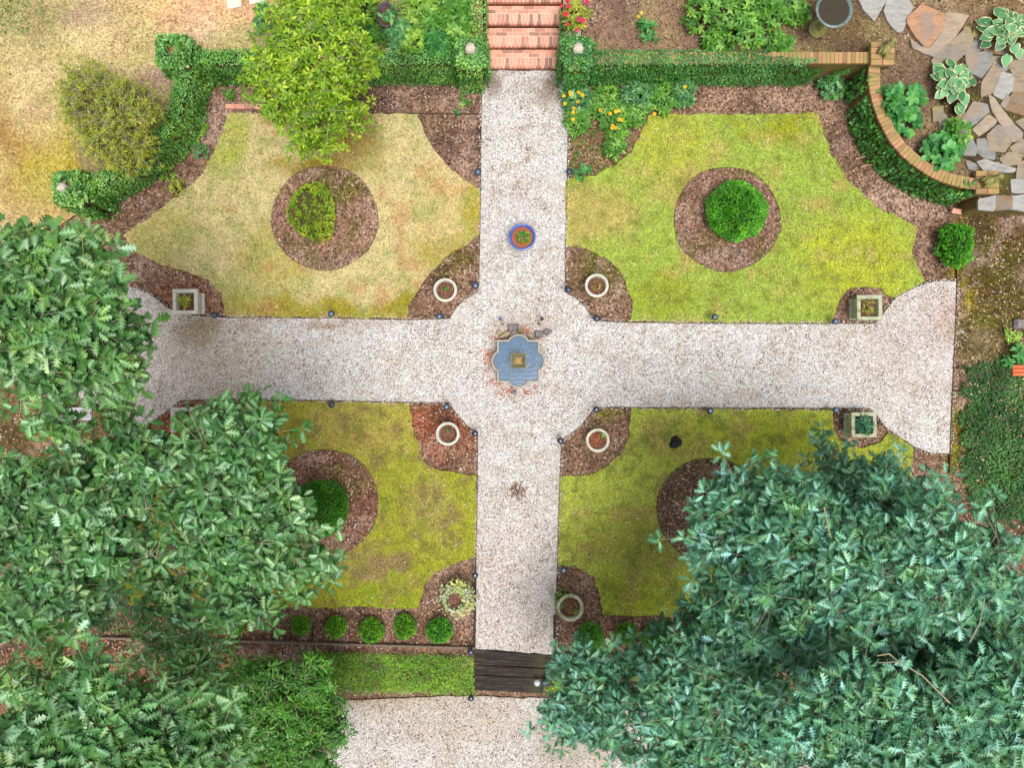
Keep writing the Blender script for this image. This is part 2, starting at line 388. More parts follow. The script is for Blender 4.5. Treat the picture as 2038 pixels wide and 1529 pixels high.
def brickmat(name, c0, c1, c2, moss=None):
    m, nt, b = newmat(name, 0.85, 0.2)
    t = N(nt, 'ShaderNodeAttribute', attribute_name='tint').outputs['Fac']
    c = ramp(nt, t, [(0, lin(*c0)), (0.5, lin(*c1)), (1, lin(*c2))]); co = coords(nt)
    n1 = N(nt, 'ShaderNodeTexNoise', Scale=18.0, Detail=6.0, Roughness=0.7); nt.links.new(co, n1.inputs['Vector'])
    c = mix(nt, c, ramp(nt, n1.outputs[0], [(0.3, g(0.78)), (0.7, g(1.16))]), 1.0, 'MULTIPLY')
    if moss:
        n3 = N(nt, 'ShaderNodeTexNoise', Scale=3.2, Detail=7.0, Roughness=0.7); nt.links.new(co, n3.inputs['Vector'])
        c = mix(nt, c, lin(*moss), ramp(nt, n3.outputs[0], [(0.4, g(0)), (0.6, g(0.85))]))
    nt.links.new(c, b.inputs['Base Color']); bump(nt, b, n1.outputs[0], 0.3, 0.01); return m
M['brick_pink'] = brickmat('pink_brick', (160, 120, 110), (222, 156, 134), (236, 172, 150))
M['brick_old'] = brickmat('old_brick', (146, 108, 82), (178, 132, 98), (194, 142, 108), moss=(146, 138, 78))
M['brick_riser_shaded'] = brickmat('riser_brick_shaded', (120, 70, 44), (168, 100, 60), (190, 120, 76))  # darker than the treads: riser shadow painted into the brick colour
M['brick_face'] = plain('brick_face', (142, 104, 78), nlo=0.6, nhi=1.2, scale=9, spots=[((104, 104, 48), 4, 0.42)])
M['mortar_dark'] = plain('old_mortar', (140, 114, 84), nlo=0.7, nhi=1.15)

def bricks(name, items, mat, parent=None, bev=0.004, loc=None, dark=0.09):
    """items: (cx,cy,cz, sx,sy,sz, rz) - one mesh of separate bricks with a tint each"""
    bm = bmesh.new(); tl = bm.verts.layers.float.new('tint')
    for (cx, cy, cz, sx, sy, sz, rz) in items:
        vs = box(bm, (cx, cy, cz), (sx, sy, sz), rz, bev)
        t = random.random() ** 0.8 if random.random() > dark else 0.05 * random.random()
        for v in vs: v[tl] = t
    return bmobj(name, bm, mat, parent, loc=loc)

# ------------------------------------------------------------------ painted ground colours (photo pixel frame of the garden plan)
def pxof(x, y): return np.asarray(x) * 100 + 1019, 764.5 - np.asarray(y) * 100
def paint(x, y, base, patches, seed=0, warp=45):
    u, v = pxof(x, y)
    wx = (fbm(u / 60, v / 60, seed + 5) - 0.5) * 2 * warp; wy = (fbm(u / 60, v / 60, seed + 9) - 0.5) * 2 * warp
    uu = u + wx; vv = v + wy
    c = np.tile(lin3(base), (len(u), 1))
    for (col, cx, cy, rx, ry, s) in patches:
        d = np.sqrt(((uu - cx) / rx) ** 2 + ((vv - cy) / ry) ** 2)
        wgt = np.clip(1.5 - d * 1.0 - 0.0, 0, 1); wgt = wgt * wgt * (3 - 2 * wgt)
        wgt = np.clip(wgt * s * (0.55 + 0.9 * fbm(u / 22, v / 22, seed + 31)), 0, 1)[:, None]
        c = c * (1 - wgt) + lin3(col) * wgt
    return c
def noisepatch(x, y, c, col, scale, thr, seed, s=1.0, soft=0.08):
    u, v = pxof(x, y); f = fbm(u / scale, v / scale, seed)
    wgt = np.clip((f - thr) / soft, 0, 1)[:, None] * s
    return c * (1 - wgt) + lin3(col) * wgt

def resample(poly, step=0.1, jit=0.012, seed=1, closed=True):
    out = []; n = len(poly)
    for i in range(n if closed else n - 1):
        a = np.array(poly[i]); b = np.array(poly[(i + 1) % n]); L = np.linalg.norm(b - a); k = max(1, int(L / step))
        for j in range(k):
            p = a + (b - a) * j / k
            if jit:
                p = p + (np.array([vn(p[0] * 9, p[1] * 9, seed), vn(p[0] * 9, p[1] * 9, seed + 3)]) - 0.5) * 2 * jit
            out.append((float(p[0]), float(p[1])))
    return out
def smoothpoly(pts, it=2, closed=True, keep=()):
    """Chaikin"""
    pts = [tuple(p) for p in pts]
    for _ in range(it):
        o = []; n = len(pts)
        for i in range(n if closed else n - 1):
            a = pts[i]; b = pts[(i + 1) % n]
            o += [(a[0] * .75 + b[0] * .25, a[1] * .75 + b[1] * .25), (a[0] * .25 + b[0] * .75, a[1] * .25 + b[1] * .75)]
        pts = o if closed else [pts[0]] + o + [pts[-1]]
    return pts
def grid_points(poly, step, margin=0.4):
    xs = [p[0] for p in poly]; ys = [p[1] for p in poly]
    gx, gy = np.meshgrid(np.arange(min(xs) + step / 2, max(xs), step), np.arange(min(ys) + step / 2, max(ys), step))
    gx = gx.ravel() + rng.uniform(-.2, .2, gx.size) * step; gy = gy.ravel() + rng.uniform(-.2, .2, gy.size) * step
    m = inpoly(gx, gy, poly)
    q = step * margin
    for dx, dy in ((q, 0), (-q, 0), (0, q), (0, -q)): m &= inpoly(gx + dx, gy + dy, poly)
    return gx[m], gy[m]
def sheet(name, poly, z, mat, colfn, step=0.22, zfn=None, skirt=0.05, jit=0.012, edge=0.1, seed=1, parent=None):
    out = resample(poly, edge, jit, seed); n = len(out)
    gx, gy = grid_points(out, step)
    pts = [Vector(p) for p in out] + [Vector((float(a), float(b))) for a, b in zip(gx, gy)]
    r = delaunay_2d_cdt(pts, [(i, (i + 1) % n) for i in range(n)], [], 0, 1e-5)
    V = np.array([(p.x, p.y) for p in r[0]]); T = np.array([t for t in r[2] if len(t) == 3])
    cen = V[T].mean(1); T = T[inpoly(cen[:, 0], cen[:, 1], out)]
    e1 = V[T[:, 1]] - V[T[:, 0]]; e2 = V[T[:, 2]] - V[T[:, 0]]; flip = (e1[:, 0] * e2[:, 1] - e1[:, 1] * e2[:, 0]) < 0
    T[flip] = T[flip][:, ::-1]
    Z = zfn(V[:, 0], V[:, 1]) if zfn else np.full(len(V), z)
    VV = np.column_stack([V, Z])
    faces = [tuple(t) for t in T]
    if skirt:
        o = np.array(out); zo = zfn(o[:, 0], o[:, 1]) if zfn else np.full(n, z)
        b = len(VV); VV = np.concatenate([VV, np.column_stack([o, zo]), np.column_stack([o, zo - skirt])])
        faces += [(b + i, b + (i + 1) % n, b + n + (i + 1) % n, b + n + i) for i in range(n)]
    col = colfn(VV[:, 0], VV[:, 1])
    return raw(name, VV, faces, mat, parent, {'col': col})

def scatter(poly, dens, maskfn=None):
    xs = [p[0] for p in poly]; ys = [p[1] for p in poly]
    A = (max(xs) - min(xs)) * (max(ys) - min(ys)); n = int(A * dens)
    x = rng.uniform(min(xs), max(xs), n); y = rng.uniform(min(ys), max(ys), n)
    m = inpoly(x, y, poly)
    if maskfn is not None: m &= maskfn(x, y)
    return x[m], y[m]
def flat_scatter(name, x, y, z, col, size, wid, mat, T=CHIP, tilt=0.25, lift=0.006, parent=None):
    n = len(x)
    a = rng.uniform(0, 2 * PI, n); d = np.stack([np.cos(a), np.sin(a), rng.uniform(-tilt, tilt, n)], 1)
    up = np.stack([rng.normal(0, tilt, n), rng.normal(0, tilt, n), np.ones(n)], 1)
    zz = z if hasattr(z, '__len__') else np.full(n, z)
    pos = np.stack([x, y, zz + lift * rng.uniform(0.3, 1.6, n)], 1)
    V, F = instance(T, pos, d, up, size, wid)
    k = len(T[0])
    return raw(name, V, F, mat, parent, {'col': np.repeat(col, k, 0)})
def grass(name, x, y, z, col, h, mat, lean=0.9, wid=0.13):
    n = len(x); a = rng.uniform(0, 2 * PI, n)
    l = rng.uniform(0.3, 1.0, n) * lean + 0.15
    d = np.stack([np.cos(a) * l, np.sin(a) * l, np.full(n, 0.45)], 1)
    up = np.stack([-np.cos(a) * .3, -np.sin(a) * .3, np.ones(n)], 1)
    V, F = instance(BLADE, np.stack([x, y, np.full(n, z) if not hasattr(z, '__len__') else z], 1), d, up, h, wid)
    return raw(name, V, F, mat, None, {'col': np.repeat(col, 4, 0)})

# ================================================================== GROUND LEVELS
TZ = 0.62          # upper terrace
LZ = -0.5          # lower gravel court
def ground_h(x, y):
    t = np.clip((-5.36 - y) / 0.95, 0, 1)
    return -0.035 + t * (LZ + 0.0) * 1.0

def mulch_col(x, y):
    c = paint(x, y, (134, 106, 86), [
        ((84, 76, 28), 1975, 540, 95, 150, 1.1), ((92, 88, 28), 1960, 680, 60, 70, 0.9), ((168, 140, 120), 1950, 780, 55, 90, 0.8),
        ((146, 140, 26), 1915, 890, 30, 90, 1.2), ((52, 62, 30), 1990, 900, 90, 150, 1.0), ((148, 132, 30), 1915, 500, 12, 120, 1.0),
        ((150, 88, 64), 880, 870, 60, 60, 1.0), ((150, 90, 66), 350, 850, 90, 50, 1.0), ((140, 96, 74), 380, 575, 70, 45, 0.9),
        ((96, 90, 34), 900, 530, 50, 40, 0.9), ((92, 92, 34), 1190, 530, 60, 40, 0.9), ((120, 118, 40), 1225, 830, 26, 22, 0.9),
        ((160, 132, 116), 840, 195, 120, 25, 0.7), ((176, 148, 128), 1780, 400, 120, 40, 0.8), ((172, 140, 118), 1560, 200, 160, 30, 0.7),
        ((100, 80, 72), 900, 300, 45, 50, 0.8), ((112, 96, 56), 1200, 300, 70, 50, 0.7), ((178, 150, 140), 420, 230, 60, 60, 0.6),
        ((110, 82, 66), 500, 1260, 600, 50, 0.6), ((70, 50, 34), 300, 1330, 400, 60, 0.9), ((96, 84, 40), 80, 900, 160, 90, 0.9),
        ((190, 170, 120), 40, 480, 130, 90, 0.7),
    ], 3)
    c = noisepatch(x, y, c, (78, 58, 48), 55, 0.56, 4, 0.55, 0.1)
    c = noisepatch(x, y, c, (180, 150, 134), 40, 0.6, 8, 0.5, 0.1)
    u, v = pxof(x, y); far = np.clip((np.hypot(u - 1019, v - 764) - 1500) / 600, 0, 1)[:, None]
    return c * (1 - far) + lin3((84, 92, 44)) * far

# base ground: one sheet to the horizon with finer cells near the garden
def axis(lo, hi, step, far):
    a = list(np.arange(lo, hi + 1e-6, step)); d = step; p = lo; q = hi; L = []; R = []
    while q < far: d *= 1.5; q += d; p -= d; R.append(q); L.append(p)
    return np.array(L[::-1] + a + R)
gxs = axis(-11.5, 11.5, 0.16, 260); gys = axis(-9.2, 9.2, 0.16, 260)
GX, GY = np.meshgrid(gxs, gys); gz = ground_h(GX.ravel(), GY.ravel())
nx, ny = len(gxs), len(gys)
idx = np.arange(nx * ny).reshape(ny, nx)
F = np.stack([idx[:-1, :-1], idx[:-1, 1:], idx[1:, 1:], idx[1:, :-1]], -1).reshape(-1, 4)
o = raw('ground', np.column_stack([GX.ravel(), GY.ravel(), gz]), F, M['mulch'], None, {'col': mulch_col(GX.ravel(), GY.ravel())})
tag(o, 'brown mulched earth of the beds between lawns and paths', 'ground', kind='structure')

# ------------------------------------------------------------------ gravel
path_px = [(968, 140), (1114, 140), (1122, 175), (1130, 232), (1130, 300), (1128, 400), (1125, 480), (1124.5, 581), (1145, 592), (1166, 612), (1181, 637),
           (1250, 641), (1400, 643), (1540, 644), (1741, 643), (1759, 620), (1784, 592), (1822, 572), (1858, 560), (1904, 560), (1901, 655), (1893, 818), (1890, 903),
           (1851, 901), (1819, 890), (1787, 867), (1762, 850), (1745, 828), (1731, 814), (1540, 812), (1250, 811), (1183, 811), (1174, 825), (1154, 851), (1117, 877),
           (1113, 1000), (1108, 1150), (1103, 1304), (946, 1292), (947, 1150), (950, 1000), (951, 860), (930, 848), (907, 822), (894, 802), (820, 801), (660, 798), (520, 795),
           (360, 797), (333, 819), (289, 849), (262, 862), (240, 838), (190, 800), (150, 790), (146, 570), (170, 558), (235, 569), (272, 574), (306, 591), (337, 615), (385, 628), (450, 632), (660, 633), (810, 637),
           (895, 634), (907, 614), (924, 596), (953, 579), (955, 470), (957, 370), (958, 230), (962, 170)]
path = XY(path_px)
def gravel_col(x, y):
    c = paint(x, y, (208, 204, 200), [
        ((216, 205, 198), 1030, 1200, 120, 160, 0.9), ((206, 194, 186), 350, 720, 160, 130, 1.0), ((132, 116, 66), 400, 665, 50, 30, 0.8), ((190, 180, 160), 480, 700, 120, 60, 0.5),
        ((190, 176, 166), 1800, 700, 120, 120, 0.5), ((128, 104, 84), 1080, 175, 35, 28, 0.8), ((120, 90, 70), 980, 165, 18, 25, 0.8),
        ((190, 174, 158), 1050, 370, 60, 14, 0.4), ((186, 160, 146), 1870, 640, 35, 60, 0.8), ((150, 120, 80), 480, 645, 60, 12, 0.9),
        ((150, 120, 90), 700, 645, 110, 9, 0.8), ((200, 160, 146), 975, 730, 12, 60, 0.4), ((196, 156, 140), 1030, 665, 50, 12, 0.4), ((196, 150, 136), 1032, 785, 36, 12, 0.4),
        ((172, 150, 130), 1060, 640, 70, 24, 0.4), ((134, 112, 60), 480, 785, 50, 16, 0.6)
    ], 21, 12)
    c = noisepatch(x, y, c, (192, 180, 166), 20, 0.56, 40, 0.5, 0.12)
    c = noisepatch(x, y, c, (204, 198, 196), 80, 0.48, 44, 0.5, 0.1)
    c = noisepatch(x, y, c, (180, 164, 142), 14, 0.62, 48, 0.5, 0.1)
    u, v = pxof(x, y); s = np.clip((v - 780) / 520, 0, 1)[:, None] * 0.5
    return c * (1 - s) + lin3((206, 196, 188)) * s
o = sheet('gravel_path', path, 0.0, M['gravel'], gravel_col, step=0.12, edge=0.06, jit=0.012, skirt=0.03)
tag(o, 'white gravel path laid out as a cross around the fountain', 'path', kind='structure')
court = XY([(640, 1397), (760, 1392), (935, 1386), (1100, 1392), (1420, 1410), (2100, 1470), (2400, 2600), (400, 2600), (560, 1700), (600, 1500)], LZ)
def court_col(x, y):
    c = paint(x, y, (200, 195, 190), [((170, 150, 120), 760, 1410, 120, 22, 0.9), ((190, 176, 160), 900, 1450, 160, 60, 0.6), ((150, 140, 110), 1150, 1500, 90, 60, 0.5)], 51, 20)
    return noisepatch(x, y, c, (186, 172, 156), 34, 0.52, 54, 0.6, 0.14)
o = sheet('gravel_court', court, LZ, M['gravel'], court_col, step=0.2, edge=0.12, jit=0.02, skirt=0.03)
tag(o, 'grey white gravel court below the dark timber steps', 'gravel court', kind='structure')

# ------------------------------------------------------------------ lawns
lawns = {
 'tl': [(455, 226), (640, 225), (830, 226), (843, 262), (868, 305), (905, 345), (957, 378), (956, 470), (930, 485), (895, 505), (862, 535), (838, 570), (815, 605), (811, 636),
        (660, 632), (450, 630), (448, 608), (440, 585), (415, 555), (375, 540), (320, 528), (272, 502), (246, 468), (300, 432), (350, 392), (400, 350), (425, 305), (445, 262)],
 'tr': [(1127, 356), (1185, 350), (1231, 325), (1257, 302), (1271, 276), (1282, 250), (1290, 229), (1458, 227), (1630, 226), (1638, 262), (1652, 304), (1682, 350), (1711, 383), (1754, 419),
        (1800, 438), (1826, 455), (1816, 490), (1815, 504), (1826, 535), (1840, 560), (1810, 577), (1784, 591), (1773, 592), (1755, 578), (1727, 572), (1695, 572), (1674, 588), (1662, 613), (1658, 643),
        (1400, 642), (1255, 640), (1258, 600), (1240, 550), (1205, 512), (1170, 495), (1126, 490)],
 'bl': [(480, 797), (660, 799), (813, 803), (823, 851), (835, 894), (842, 920), (880, 938), (949, 948), (948, 1108), (897, 1125), (863, 1142), (844, 1167), (835, 1193), (832, 1211),
        (613, 1208), (555, 1207), (250, 1203), (250, 930), (300, 905), (400, 880), (460, 850)],
 'br': [(1258, 813), (1400, 814), (1655, 816), (1655, 842), (1665, 870), (1690, 888), (1720, 891), (1750, 881), (1768, 860), (1787, 871), (1819, 893), (1812, 930), (1805, 1100), (1800, 1235),
        (1500, 1229), (1200, 1224), (1195, 1199), (1192, 1170), (1179, 1145), (1150, 1128), (1109, 1124), (1114, 946), (1160, 950), (1200, 935), (1235, 905), (1248, 880), (1256, 840)],
}
def col_tl(x, y):
    c = paint(x, y, (200, 184, 132), [((160, 146, 46), 640, 625, 240, 26, 1.1), ((168, 158, 52), 948, 420, 26, 60, 1.0), ((166, 150, 52), 540, 520, 60, 60, 0.6), ((150, 140, 44), 810, 610, 26, 40, 1.2),
        ((166, 172, 80), 445, 270, 40, 60, 0.9), ((150, 120, 40), 700, 270, 60, 40, 0.8), ((150, 132, 50), 640, 325, 100, 18, 1.0), ((176, 168, 92), 330, 470, 70, 40, 0.7), ((164, 150, 60), 880, 480, 50, 40, 0.8),
        ((176, 170, 100), 480, 590, 120, 40, 0.6), ((196, 172, 110), 880, 390, 60, 60, 0.5)], 61)
    c = noisepatch(x, y, c, (154, 162, 92), 20, 0.54, 64, 0.6, 0.1)
    return noisepatch(x, y, c, (186, 142, 96), 38, 0.61, 68, 0.6, 0.08)
def col_tr(x, y):
    c = paint(x, y, (154, 174, 72), [((178, 164, 92), 1175, 420, 80, 70, 1.0), ((176, 178, 66), 1330, 280, 80, 90, 0.7), ((176, 182, 54), 1700, 520, 120, 100, 0.8), ((152, 158, 40), 1560, 245, 110, 24, 0.9),
        ((176, 160, 92), 1330, 380, 40, 40, 0.6), ((140, 148, 30), 1320, 590, 90, 50, 0.6)], 71)
    c = noisepatch(x, y, c, (120, 128, 50), 12, 0.58, 74, 0.6, 0.08)
    return noisepatch(x, y, c, (184, 164, 96), 34, 0.62, 78, 0.6, 0.08)
def col_bl(x, y):
    c = paint(x, y, (158, 160, 52), [((172, 158, 78), 720, 840, 160, 50, 0.9), ((146, 120, 84), 760, 1130, 70, 40, 0.9), ((134, 110, 72), 900, 900, 50, 40, 0.8), ((160, 140, 90), 850, 1000, 50, 60, 0.6),
        ((142, 156, 40), 760, 1185, 90, 30, 1.0), ((150, 142, 44), 560, 880, 30, 60, 0.8)], 81)
    c = noisepatch(x, y, c, (132, 104, 76), 15, 0.6, 84, 0.7, 0.07)
    return noisepatch(x, y, c, (112, 122, 44), 14, 0.58, 88, 0.55, 0.1)
def col_br(x, y):
    c = paint(x, y, (166, 178, 72), [((168, 156, 86), 1340, 880, 70, 40, 0.8), ((132, 128, 58), 1240, 1060, 110, 60, 0.7), ((166, 174, 48), 1560, 870, 200, 40, 0.8), ((156, 166, 42), 1260, 1190, 80, 50, 0.8),
        ((150, 140, 70), 1180, 900, 60, 40, 0.6)], 91)
    c = noisepatch(x, y, c, (104, 116, 52), 12, 0.56, 94, 0.7, 0.1)
    return noisepatch(x, y, c, (158, 134, 84), 34, 0.63, 98, 0.6, 0.08)
cfn = dict(tl=col_tl, tr=col_tr, bl=col_bl, br=col_br)
lab = dict(tl='dry straw coloured lawn quarter beside the steps and bright tree', tr='lime green mossy lawn quarter around the round clipped shrub by the patio',
           bl='olive green lawn quarter littered with leaves beside the left oaks', br='mossy green lawn quarter with a black clump partly under the right oak')
discs = {'tl': (647, 434, 106, 104), 'tr': (1446, 436, 106, 104), 'bl': (645, 1001, 109, 107), 'br': (1411, 1015, 104, 104)}
def disc_poly(c, grow=0.0):
    return [P(c[0] + (c[2] + grow) * math.cos(t) * (1 + 0.015 * math.sin(3 * t + c[0])), c[1] + (c[3] + grow) * math.sin(t) * (1 + 0.012 * math.sin(5 * t)))[:2] for t in np.linspace(0, 2 * PI, 48, endpoint=False)]
def bed_col(k):
    def f(x, y):
        cx, cy = discs[k][:2]
        base = dict(tl=(142, 110, 92), tr=(134, 104, 88), bl=(122, 86, 72), br=(96, 76, 66))[k]
        u, v = pxof(x, y)
        c = paint(x, y, base, [((104, 98, 38), cx + 20, cy - 60, 60, 28, 1.0 if k == 'tl' else 0.3), ((158, 108, 86), cx - 90, cy - 30, 18, 60, 0.6 if k == 'tl' else 0.0), ((150, 130, 118), cx, cy + 85, 80, 20, 0.6 if k != 'br' else 0.1)], 101)
        c = noisepatch(x, y, c, (104, 98, 52), 26, 0.52, 104, 0.6, 0.1)
        return noisepatch(x, y, c, (176, 146, 132), 26, 0.6, 108, 0.5, 0.1)
    return f
for i, (k, pl) in enumerate(lawns.items()):
    poly = XY(pl)
    if k in ('tl', 'bl', 'tr', 'br'):
        o = sheet('lawn', poly, 0.012, M['lawn'], cfn[k], step=0.14, edge=0.06, jit=0.03, skirt=0.05, seed=i + 3)
        tag(o, lab[k], 'lawn', 'four lawn quarters', 'structure')
    dk = discs[k]
    def bare(x, y, dk=dk):
        u, v = pxof(x, y); return (((u - dk[0]) / (dk[2] - 2)) ** 2 + ((v - dk[1]) / (dk[3] - 2)) ** 2) > 1
    gx, gy = scatter(resample(poly, 0.06, 0.03, i + 3), 1900, bare)
    cc = cfn[k](gx, gy) * rng.uniform(0.5, 1.6, len(gx))[:, None] * (1 + rng.normal(0, 0.07, (len(gx), 3)))
    o = grass('grass', gx, gy, 0.01, np.clip(cc, 0, 1), rng.uniform(0.02, 0.05, len(gx)), M['blade'], wid=0.22)
    tag(o, dict(tl='short dry straw and green grass of the pale lawn', tr='short lime green grass and moss beside the patio bed', bl='short olive grass and moss near the left oaks', br='short yellow green grass around the black clump')[k], 'grass', 'lawn grass', 'stuff')
    # round bed, a low mound of mulch with a spade-cut edge
    cx, cy = P(*dk[:2])[:2]; rr = dk[2] / 100
    zf = lambda x, y, cx=cx, cy=cy, rr=rr: 0.018 + 0.05 * np.clip(1 - ((x - cx) ** 2 + (y - cy) ** 2) / rr ** 2, 0, 1)
    o = sheet('mulch_bed', disc_poly(dk), 0.02, M['mulch'], bed_col(k), step=0.12, edge=0.05, jit=0.035, skirt=0.03, zfn=zf, seed=i + 9)
    tag(o, dict(tl='round brown mulch bed around the ragged lime shrub', tr='round mulch bed under the bright green dome shrub', bl='round mulch bed around the dark green ball shrub', br='round dark mulch bed half hidden by the right oak')[k], 'flower bed', 'round mulch beds', 'structure')
    # dark ring painting the shadow line of the groove between lawn and bed
    ring = disc_poly(dk, 0.7); ring2 = disc_poly(dk, -0.7); n = len(ring)
    V = [(x, y, 0.0165) for x, y in ring] + [(x, y, 0.026) for x, y in ring2]
    tag(raw('bed_edge_shadow', V, [(j, (j + 1) % n, n + (j + 1) % n, n + j) for j in range(n)], M['edging']), 'painted shadow line of the spade cut rim round bed ' + dict(tl='of the ragged lime shrub', tr='of the bright green dome', bl='of the dark green ball', br='beside the right oak')[k], 'bed edge', 'painted shadow lines of the cut bed rims', 'structure')

# steel edging strips beside the paths
def strip(pts_px, wd=0.009, z0=-0.03, z1=0.022, z=0.0):
    pts = [P(a, b, z)[:2] for a, b in pts_px]; V = []; n = len(pts)
    for i, p in enumerate(pts):
        a = np.array(pts[max(0, i - 1)]); b = np.array(pts[min(n - 1, i + 1)]); t = (b - a) / np.linalg.norm(b - a); nn = np.array([-t[1], t[0]]) * wd / 2
        for q, zz in ((nn, z0), (nn, z1), (-nn, z1), (-nn, z0)): V.append((p[0] + q[0], p[1] + q[1], zz))
    F = []
    for i in range(n - 1):
        for j in range(4): F.append((4 * i + j, 4 * i + (j + 1) % 4, 4 * i + 4 + (j + 1) % 4, 4 * i + 4 + j))
    F += [(0, 1, 2, 3), (4 * n - 1, 4 * n - 2, 4 * n - 3, 4 * n - 4)]
    return V, F
eds = [([(1130, 232), (1130, 300), (1128, 400), (1125, 480), (1124.5, 581), (1145, 592), (1166, 612), (1181, 638), (1250, 642), (1400, 643.5), (1540, 644.5), (1742, 644), (1760, 620), (1784, 591), (1822, 571), (1858, 559)], 'edging strip along the upper right quarter'),
       ([(1904, 480), (1904, 560), (1901, 655), (1893, 818), (1889, 940)], 'edging strip across the right end of the gravel'),
       ([(1851, 902), (1819, 891), (1787, 868), (1762, 851), (1745, 828), (1731, 813), (1540, 812), (1250, 811), (1183, 811), (1174, 825), (1154, 851), (1117, 877), (1113, 1000), (1108, 1150), (1104, 1290)], 'edging strip along the lower right quarter'),
       ([(946, 1280), (947, 1150), (950, 1000), (951, 860), (930, 848), (907, 822), (894, 802), (820, 801), (660, 798), (520, 795), (360, 797), (333, 819), (289, 849)], 'edging strip along the lower left quarter'),
       ([(306, 590), (337, 614), (385, 628), (450, 632), (660, 633), (810, 637), (895, 634), (907, 614), (924, 596), (953, 579), (955, 470), (957, 370), (958, 230)], 'edging strip along the upper left quarter'),
       ([(740, 224), (830, 225), (957, 226)], 'edging strip below the ivy wall left of the path')]
for pts, l in eds:
    V, F = strip(pts); tag(raw('path_edging', V, F, M['edging']), 'thin dark metal ' + l, 'edging', 'metal edging strips', 'structure')

# ------------------------------------------------------------------ mulch chips, fallen leaves and twigs
gpoly = XY([(100, 150), (1904, 150), (2060, 420), (2060, 1040), (1800, 1290), (100, 1290)])
lp = [XY(p) for p in lawns.values()]
def bedmask(x, y):
    m = ~inpoly(x, y, path)
    for k, p in zip(lawns, lp):
        u, v = pxof(x, y); d = discs[k]
        ins = (((u - d[0]) / d[2]) ** 2 + ((v - d[1]) / d[3]) ** 2) < 0.97
        m &= (~inpoly(x, y, p)) | ins
    u, v = pxof(x, y)
    m &= ~((u > 1905) & (vn(u / 40, v / 40, 5) < 0.55))
    return m
x, y = scatter(gpoly, 420, bedmask)
def chipcols(n, pal, jitter=0.15):
    pal = np.array([lin3(c) for c in pal]); return np.clip(pal[rng.integers(0, len(pal), n)] * rng.uniform(1 - jitter * 2, 1 + jitter, n)[:, None], 0, 1)
def zbed(x, y):
    z = np.full(len(x), -0.03)
    u, v = pxof(x, y)
    for d in discs.values():
        r = ((u - d[0]) / d[2]) ** 2 + ((v - d[1]) / d[3]) ** 2
        z = np.where(r < 1, 0.02 + 0.05 * np.clip(1 - r, 0, 1), z)
    return z
o = flat_scatter('bark_mulch', x, y, zbed(x, y), chipcols(len(x), [(118, 84, 66), (152, 116, 94), (90, 62, 50), (180, 142, 118), (208, 178, 152), (66, 46, 38), (136, 92, 70)]), rng.uniform(0.02, 0.055, len(x)), 0.4, M['chip'], tilt=0.35, lift=0.01)
tag(o, 'brown bark chips strewn over the planting beds', 'mulch', kind='stuff')
# stray gravel in the beds and grit on the lawns
x, y = scatter(gpoly, 26, lambda a, b: ~inpoly(a, b, path))
o = flat_scatter('stray_gravel', x, y, np.full(len(x), 0.025), chipcols(len(x), [(226, 214, 204), (206, 190, 176), (190, 176, 168), (170, 140, 110)]), rng.uniform(0.012, 0.03, len(x)), 0.8, M['chip'], lift=0.008)
tag(o, 'stray white gravel scattered over beds and lawns', 'gravel', kind='stuff')
def spill(x, y):
    m = np.zeros(len(x), bool)
    for dx, dy in ((.05, 0), (-.05, 0), (0, .05), (0, -.05)): m |= inpoly(x + dx, y + dy, path)
    return m & ~inpoly(x, y, path)
x, y = scatter(gpoly, 900, spill)
o = flat_scatter('stray_gravel', x, y, np.full(len(x), 0.016), chipcols(len(x), [(226, 218, 208), (206, 196, 186), (180, 166, 156), (150, 120, 96)]), rng.uniform(0.014, 0.03, len(x)), 0.8, M['chip'], lift=0.008)
tag(o, 'white gravel stones spilled along the path edges', 'gravel', kind='stuff')
# dry leaves
allp = XY([(60, 150), (1904, 150), (2060, 420), (2060, 1300), (60, 1300)])
def leafmask(x, y):
    u, v = pxof(x, y)
    dens = 0.2 + 0.7 * np.clip((v - 750) / 500, 0, 1) * (0.5 + 0.5 * (u < 960)) + 0.3 * (u > 1900)
    dens = dens * (0.4 + 1.2 * (vn(u / 35, v / 35, 77) > 0.6))
    return rng.uniform(0, 1, len(x)) < dens
x, y = scatter(allp, 48, leafmask)
o = flat_scatter('fallen_leaves', x, y, np.full(len(x), 0.03), chipcols(len(x), [(196, 140, 104), (176, 112, 80), (214, 176, 140), (150, 96, 66), (206, 120, 60), (120, 84, 60), (222, 196, 170)]), rng.uniform(0.03, 0.07, len(x)), 0.55, M['litter'], T=TINY, tilt=0.4, lift=0.015)
tag(o, 'small dry brown leaves fallen on lawns, beds and gravel', 'fallen leaves', kind='stuff')
# dark leaf crumbs on the gravel
def crumb(x, y):
    u, v = pxof(x, y)
    d = 0.22 + 0.7 * np.clip((fbm(u / 18, v / 18, 7) - 0.5) * 9, 0, 1) + 0.9 * (np.hypot((u - 1075) / 40, (v - 172) / 30) < 1) * vn(u / 8, v / 8, 5) \
        + 0.8 * (np.hypot((u - 985) / 25, (v - 165) / 26) < 1) + 0.8 * (np.hypot((u - 395) / 50, (v - 655) / 40) < 1) * vn(u / 10, v / 10, 9) + 0.5 * (np.hypot((u - 1875) / 40, (v - 640) / 60) < 1) \
        + 0.9 * (np.hypot((u - 1640) / 9, (v - 728) / 7) < 1) + 0.6 * np.exp(-np.abs(v - 645) / 7.0) * (u < 860) + 0.35 * (np.abs(u - 965) < 12) * (v > 860) + 0.35 * (np.abs(u - 1108) < 10) * (v > 860)
    return rng.uniform(0, 1, len(x)) < d
x, y = scatter(path, 330, crumb)
